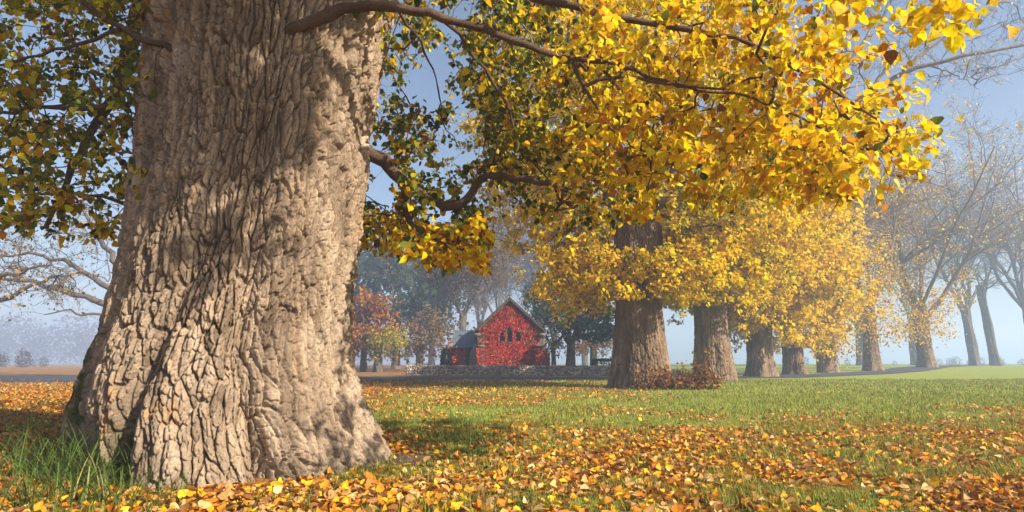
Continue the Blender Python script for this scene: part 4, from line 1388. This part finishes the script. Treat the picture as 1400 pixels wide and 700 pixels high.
reach_tree('long low limbs with tan leaves stretching in from beside the road', bl2, .7, 7,
           [([bl2 + [0, 0, 4], at(-50, 430, 32.5), at(0, 412, 32), at(50, 385, 32), at(110, 372, 32)], .20), ([bl2 + [0, 0, 5], at(-50, 385, 33), at(10, 378, 32), at(70, 362, 32)], .16), ([bl2 + [0, 0, 6.5], at(-60, 330, 33), at(0, 320, 32), at(40, 300, 32)], .18)], tl2, 802, .18, 6)


def woodland(name, label, spec, seed, cat='woodland'):
    r = np.random.default_rng(seed)
    P = []; S = []
    for (x0, x1, Y, h, n) in spec:
        for _ in range(n):
            cx = r.uniform(x0, x1); cy_ = Y + r.normal() * 8; hh = h * r.uniform(.6, 1.15)
            k = 300
            d = rand_unit(k, r) * np.array([hh * .36, hh * .36, hh * .46]) * r.uniform(.5, 1, (k, 1))
            P.append(np.array([cx, cy_, hh * .45]) + d); S.append(np.full(k, hh * .055))
    P = np.concatenate(P); S = np.concatenate(S); n = len(P)
    P[:, 2] = np.maximum(P[:, 2], .3)
    o = link(name, leaf_mesh(name, P, rand_unit(n, r), rand_unit(n, r) + np.array([0, 0, .5]), S * r.uniform(.6, 1.3, n), pick([(.06, .08, .04), (.12, .10, .05), (.16, .12, .06)], [.5, .3, .2], n, r, .2), M_LEAF, r))
    return set_props(o, label, cat, kind='stuff')


woodland('woodland', 'far woodland fading into the mist far beyond the road', [(-480, -220, 390, 38, 40), (-280, -90, 430, 34, 24)], 810)
woodland('scrub', 'low misty scrub line at the field edge across the road', [(-190, -60, 120, 3.6, 90), (60, 190, 150, 3.0, 40)], 811, 'scrub')

# ------------------------------------------------------------------ litter, grass, small things
FALL = [(.74, .45, .02), (.66, .30, .02), (.50, .18, .02), (.58, .36, .15), (.42, .23, .09), (.22, .10, .035), (.68, .48, .25)]
FALLN = ['yellow', 'golden orange', 'rust orange', 'tan', 'light brown', 'dark brown', 'pale buff']


def in_trunk(x, y):
    a = np.arctan2(x - HC[0], -(y - HC[1]))
    R = 1.75 - .35 * np.exp(-(a / .9) ** 2)
    return np.hypot(x - HC[0], y - HC[1]) < R


def scatter_view(n, ymin, ymax, r, power=1.0, margin=.06):
    y = (r.uniform(0, 1, n) ** (1 / power)) * (ymax - ymin) + ymin
    hw = (.875 + margin) * y * 1.06 + .4
    x = r.uniform(-1, 1, n) * hw
    return x, y


def build_litter():
    r = np.random.default_rng(31)
    from mathutils import Matrix
    # density falls off with distance as the leaves shrink in the picture
    X = []; Y = []
    for (a, b, dens) in ((1.9, 6, 460), (6, 10, 340), (10, 16, 170), (16, 24, 85), (24, 37, 34)):
        area = .94 * 1.06 * (b * b - a * a) + 4.4 * (b - a)
        n = int(area * dens)
        y = np.sqrt(r.uniform(a * a, b * b, n)); x = r.uniform(-1, 1, n) * (.94 * y * 1.06 + 2.2)
        keep = r.uniform(size=n) < np.clip(litter_amount(x, y) * 1.15 - .10, .02, 1)
        X.append(x[keep]); Y.append(y[keep])
    x = np.concatenate(X); y = np.concatenate(Y)
    ok = ~in_trunk(x, y) & ~(road_mask(x, y) & (r.uniform(size=len(x)) > .10))
    x, y = x[ok], y[ok]; n = len(x)
    hump = np.clip(litter_amount(x, y), 0, 1)
    z = gz(x, y) + .008 + .045 * r.uniform(0, 1, n) * hump + np.where(road_mask(x, y), .03, 0)
    pos = np.stack([x, y, z], -1)
    ax = rand_unit(n, r); ax[:, 2] *= .32
    nm = rand_unit(n, r) * .85 + np.array([0, 0, 1.0])
    size = r.uniform(.036, .090, n) * np.where(y > 16, 1.25, 1.0)
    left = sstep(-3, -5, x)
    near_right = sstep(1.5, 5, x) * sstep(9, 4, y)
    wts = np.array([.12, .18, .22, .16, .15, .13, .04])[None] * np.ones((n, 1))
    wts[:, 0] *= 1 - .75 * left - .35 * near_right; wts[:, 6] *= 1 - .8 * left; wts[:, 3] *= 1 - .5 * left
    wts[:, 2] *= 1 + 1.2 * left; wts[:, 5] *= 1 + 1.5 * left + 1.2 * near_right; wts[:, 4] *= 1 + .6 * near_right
    cum = np.cumsum(wts / wts.sum(1, keepdims=True), 1)
    k = (r.uniform(size=(n, 1)) > cum).sum(1).clip(0, 6)
    col = np.array(FALL)[k] * (1 + r.normal(size=(n, 1)) * .16)
    col = np.clip(col, .01, .8)
    px, py, dep = project(pos)
    vis = (px > 5) & (px < 1395) & (py < 698) & (py > 500)
    score = np.where(vis & (z > np.median(z[y < 6])), size / dep, 0)
    big = np.argsort(-score)[:300]
    rest = np.setdiff1d(np.arange(n), big)
    near = rest[y[rest] < 9]; far = rest[y[rest] >= 9]
    V1, F1, k1 = leaf_verts(pos[near], ax[near], nm[near], size[near], r, True, fold=(-.1, .9), curl=(-.9, 1.3))
    V2, F2, k2 = leaf_verts(pos[far], ax[far], nm[far], size[far], r, False, fold=(0, .8), curl=(-.6, 1.0))
    V = np.concatenate([V1.reshape(-1, 3), V2.reshape(-1, 3)]); F = np.concatenate([F1, F2 + V1.shape[0] * k1])
    C = np.concatenate([np.repeat(col[near], k1, 0), np.repeat(col[far], k2, 0)])
    o = link('leaf_litter', new_mesh('leaf_litter', V, F, M_LITTER, col=C))
    set_props(o, 'carpet of fallen autumn leaves spread over the lawn', 'leaf litter', kind='stuff')
    lib = {}
    shapes = [('flat', (0, .12), (-.15, .15)), ('folded', (.7, 1.0), (-.2, .2)), ('curled', (.1, .3), (.9, 1.4)), ('humped', (-.2, .1), (-1.1, -.7))]
    for i in big:
        key = (int(k[i]), int(r.integers(0, 4)))
        nm_, fo_, cu_ = shapes[key[1]]
        if key not in lib:
            lib[key] = leaf_mesh('fallen_leaf', np.zeros((1, 3)), np.array([[1., 0, 0]]), np.array([[0, 0, 1.]]), np.array([1.0]), np.array([FALL[key[0]]]), M_LITTER, r, hi=True, fold=fo_, curl=cu_)
        a = nrm(ax[i]); q = nrm(nm[i] - (nm[i] @ a) * a); b = np.cross(q, a)
        m4 = np.eye(4); m4[:3, 0] = a * size[i]; m4[:3, 1] = b * size[i]; m4[:3, 2] = q * size[i]; m4[:3, 3] = pos[i]
        lf = link('fallen_leaf', lib[key])
        lf.matrix_world = Matrix(m4.tolist())
        dt = math.hypot(pos[i][0] - HC[0], pos[i][1] - HC[1])
        where = 'close to roots of old trunk' if dt < 2.9 else ('on leaf carpet a few steps from old trunk' if dt < 4.6 else 'on open lawn well away from old trunk')
        c = '%s %s' % (nm_, FALLN[key[0]])
        set_props(lf, '%s fallen leaf lying %s' % (c, where), 'leaf', '%s leaves fallen %s' % (c, where))


build_litter()


def blades(base, length, width, bend, az, col, r, seg=2):
    """flat tapering grass blades; returns verts, tris, per-vertex colours"""
    n = len(base)
    d = np.stack([np.cos(az), np.sin(az), az * 0], -1); s = np.stack([-np.sin(az), np.cos(az), az * 0], -1)
    rows = []
    for q in range(seg):
        t = q / seg
        c = base + d * (bend * length * t ** 1.8)[:, None] + np.array([0, 0, 1.]) * (length * (t - .35 * bend * t * t))[:, None]
        w = (width * (1 - .55 * t) * .5)[:, None]
        rows += [c - s * w, c + s * w]
    tipv = base + d * (bend * length)[:, None] + np.array([0, 0, 1.]) * (length * (1 - .35 * bend - .25 * np.maximum(0, bend - .6)))[:, None]
    rows.append(tipv)
    V = np.stack(rows, 1)
    k = 2 * seg + 1
    f = []
    for q in range(seg - 1):
        a = 2 * q
        f += [(a, a + 1, a + 3), (a, a + 3, a + 2)]
    a = 2 * (seg - 1); f.append((a, a + 1, a + 2))
    F = (np.array(f)[None] + (np.arange(n) * k)[:, None, None]).reshape(-1, 3)
    return V.reshape(-1, 3), F, np.repeat(col, k, 0)


GR = [(.165, .215, .03), (.23, .28, .04), (.31, .34, .06), (.37, .34, .09), (.10, .14, .026)]


def build_grass():
    r = np.random.default_rng(32)
    VV = []; FF = []; CC = []; n0 = 0
    for (a, b, dens, ln, wd) in ((1.9, 6, 1500, .075, .0055), (6, 11, 700, .075, .008), (11, 20, 230, .075, .014), (20, 38, 70, .08, .028)):
        area = .94 * 1.06 * (b * b - a * a) + 4.4 * (b - a)
        n = int(area * dens)
        y = np.sqrt(r.uniform(a * a, b * b, n)); x = r.uniform(-1, 1, n) * (.94 * y * 1.06 + 2.2)
        la = litter_amount(x, y)
        pn = fbm(x * 2.1, y * 2.1, None, 41, 3)
        keep = (r.uniform(size=n) < np.clip(1.25 - la * 1.0 + 1.6 * (pn - .45), .12, 1)) & ~in_trunk(x, y) & ~road_mask(x, y)
        x, y, la, pn = x[keep], y[keep], la[keep], pn[keep]; n = len(x)
        base = np.stack([x, y, gz(x, y) - .005], -1)
        L_ = ln * r.uniform(.5, 1.5, n) * (.8 + .8 * sstep(.42, .6, pn))
        v, f, c = blades(base, L_, wd * r.uniform(.7, 1.3, n), r.uniform(.1, .9, n), r.uniform(0, 6.283, n), pick(GR, [.3, .3, .2, .1, .1], n, r, .15), r, 2)
        VV.append(v); FF.append(f + n0); CC.append(c); n0 += len(v)
    o = link('grass', new_mesh('grass', np.concatenate(VV), np.concatenate(FF), M_GRASS, col=np.concatenate(CC)))
    set_props(o, 'short green lawn grass between the fallen leaves', 'grass', kind='stuff')
    # long tufts around the foot of the old trunk
    VV = []; FF = []; CC = []; n0 = 0

    def tuft(cx, cy_, n, ln, spread_, lean_az=None):
        nonlocal n0
        n = int(n * .55); ln = ln * 1.15
        az = r.uniform(0, 6.283, n) if lean_az is None else lean_az + r.normal(size=n) * .9
        rad = spread_ * np.sqrt(r.uniform(0, 1, n)); a2 = r.uniform(0, 6.283, n)
        x = cx + rad * np.cos(a2); y = cy_ + rad * np.sin(a2)
        base = np.stack([x, y, gz(x, y) - .01], -1)
        v, f, c = blades(base, ln * r.uniform(.45, 1.25, n), r.uniform(.006, .013, n), r.uniform(.35, 1.35, n), az, pick([(.07, .13, .025), (.10, .17, .03), (.15, .20, .05), (.30, .27, .12)], [.4, .35, .2, .05], n, r, .15), r, 5)
        VV.append(v); FF.append(f + n0); CC.append(c); n0 += len(v)

    def gp(px, py):
        d = ray(px, py); t = -CAMZ / d[2]
        return d[0] * t, d[1] * t
    for (px, py, n, ln, sp_) in [(15, 655, 150, .48, .3), (45, 640, 120, .52, .25), (75, 668, 170, .46, .3), (120, 668, 190, .50, .3), (165, 664, 170, .46, .28), (205, 668, 110, .38, .2), (110, 690, 130, .34, .28), (55, 690, 120, .32, .28), (150, 695, 90, .30, .22),
                                 (228, 682, 70, .26, .16), (20, 590, 80, .5, .3), (15, 700, 70, .28, .2), (190, 698, 60, .24, .2), (240, 640, 40, .22, .1), (250, 690, 40, .16, .15), (390, 690, 60, .15, .2), (440, 672, 50, .14, .15), (470, 662, 60, .14, .15),
                                 (520, 655, 60, .13, .2), (580, 640, 60, .12, .25), (620, 625, 60, .12, .3), (350, 686, 40, .14, .2), (660, 668, 40, .11, .25), (1000, 640, 60, .12, .4), (860, 690, 60, .12, .3), (1100, 680, 60, .12, .3), (1250, 690, 60, .13, .3), (730, 690, 50, .12, .25)]:
        x, y = gp(px, py)
        tuft(x, y, n, ln, sp_)
    o = link('long_grass', new_mesh('long_grass', np.concatenate(VV), np.concatenate(FF), M_GRASS, col=np.concatenate(CC)))
    set_props(o, 'long arching grass tufts at the foot of the old trunk', 'grass', kind='stuff')


build_grass()


def build_small():
    r = np.random.default_rng(33)
    # brown shoots at the foot of the first row tree
    b = b2 + np.array([1.5, -1.35, 0])
    root = thing('basal_shrub', 'low brown-leaved shoots sprouting at the foot of the dark furrowed trunk', 'shrub', b)
    n = 44
    st = np.stack([r.uniform(-1.9, 1.25, n), r.normal(size=n) * .28, np.zeros(n) - .03], -1)
    d = np.stack([r.normal(size=n) * .35 + .1, r.normal(size=n) * .3, np.ones(n)], -1)
    ln = r.uniform(.35, .95, n); ln[:9] *= 1.7
    p, rad = grow(st, d, ln, np.full(n, .012), np.full(n, .005), 5, .15, .02, r)
    tb = Tubes(); tb.add(p, rad, 4); tb.obj('stems', M_LIMB, root)
    m = 1500
    own = r.integers(0, n, m); q = r.integers(1, 5, m)
    P = p[own, q] + r.normal(size=(m, 3)) * .10; P[:, 2] = np.maximum(P[:, 2], .03)
    me = leaf_mesh('foliage', P, rand_unit(m, r), rand_unit(m, r) + np.array([0, -.3, .6]), r.uniform(.09, .17, m), pick([(.26, .10, .04), (.34, .15, .05), (.18, .08, .035), (.45, .30, .04), (.16, .17, .03)], [.34, .24, .22, .1, .1], m, r, .2), M_LEAF, r)
    o = link('foliage', me, root); o['kind'] = 'stuff'
    # bare earth beside the old trunk's root
    mat = simple_mat('dark_soil', [(.3, (.05, .03, .02)), (.55, (.10, .062, .04)), (.78, (.18, .12, .08))], 14, .95, .9, .05)
    gx, gy = np.meshgrid(np.linspace(-1, 1, 46), np.linspace(-1, 1, 34))
    cx, cyy = -1.10, 6.75
    X = cx + gx * .85; Y = cyy + gy * .62
    R2 = np.hypot(gx, gy) + .35 * (fbm(gx * 2.2 + 9, gy * 2.2, None, 51, 3) - .45)
    Z = gz(X, Y) - .05 + .095 * np.clip(1 - R2, -.4, 1) + .13 * (fbm(X * 5, Y * 5, None, 52, 4) - .45)
    V = np.stack([X, Y, Z], -1).reshape(-1, 3)
    i = np.arange(33)[:, None] * 46; j = np.arange(45)[None]
    F = np.stack([i + j, i + j + 1, i + 47 + j, i + 46 + j], -1).reshape(-1, 4)
    o = link('soil_mound', new_mesh('soil_mound', V, F, mat, smooth=True))
    set_props(o, 'bare dark earth beside the root of the old trunk', 'soil', kind='structure')


build_small()

# ------------------------------------------------------------------ morning haze
hz = link('haze', box_mesh('haze', -900, 900, -900, 900, -1.2, 47, None))
m, nt, N, L = mat_new('morning_haze')
pv = N.new('ShaderNodeVolumePrincipled')
pv.inputs['Color'].default_value = (.55, .71, 1.0, 1)
pv.inputs['Density'].default_value = HAZE_DENSITY
pv.inputs['Anisotropy'].default_value = 0.15
mo = N.new('ShaderNodeOutputMaterial')
L.new(pv.outputs[0], mo.inputs['Volume'])
hz.data.materials.append(m)
set_props(hz, 'pale morning mist hanging among the trees', 'haze', kind='stuff')
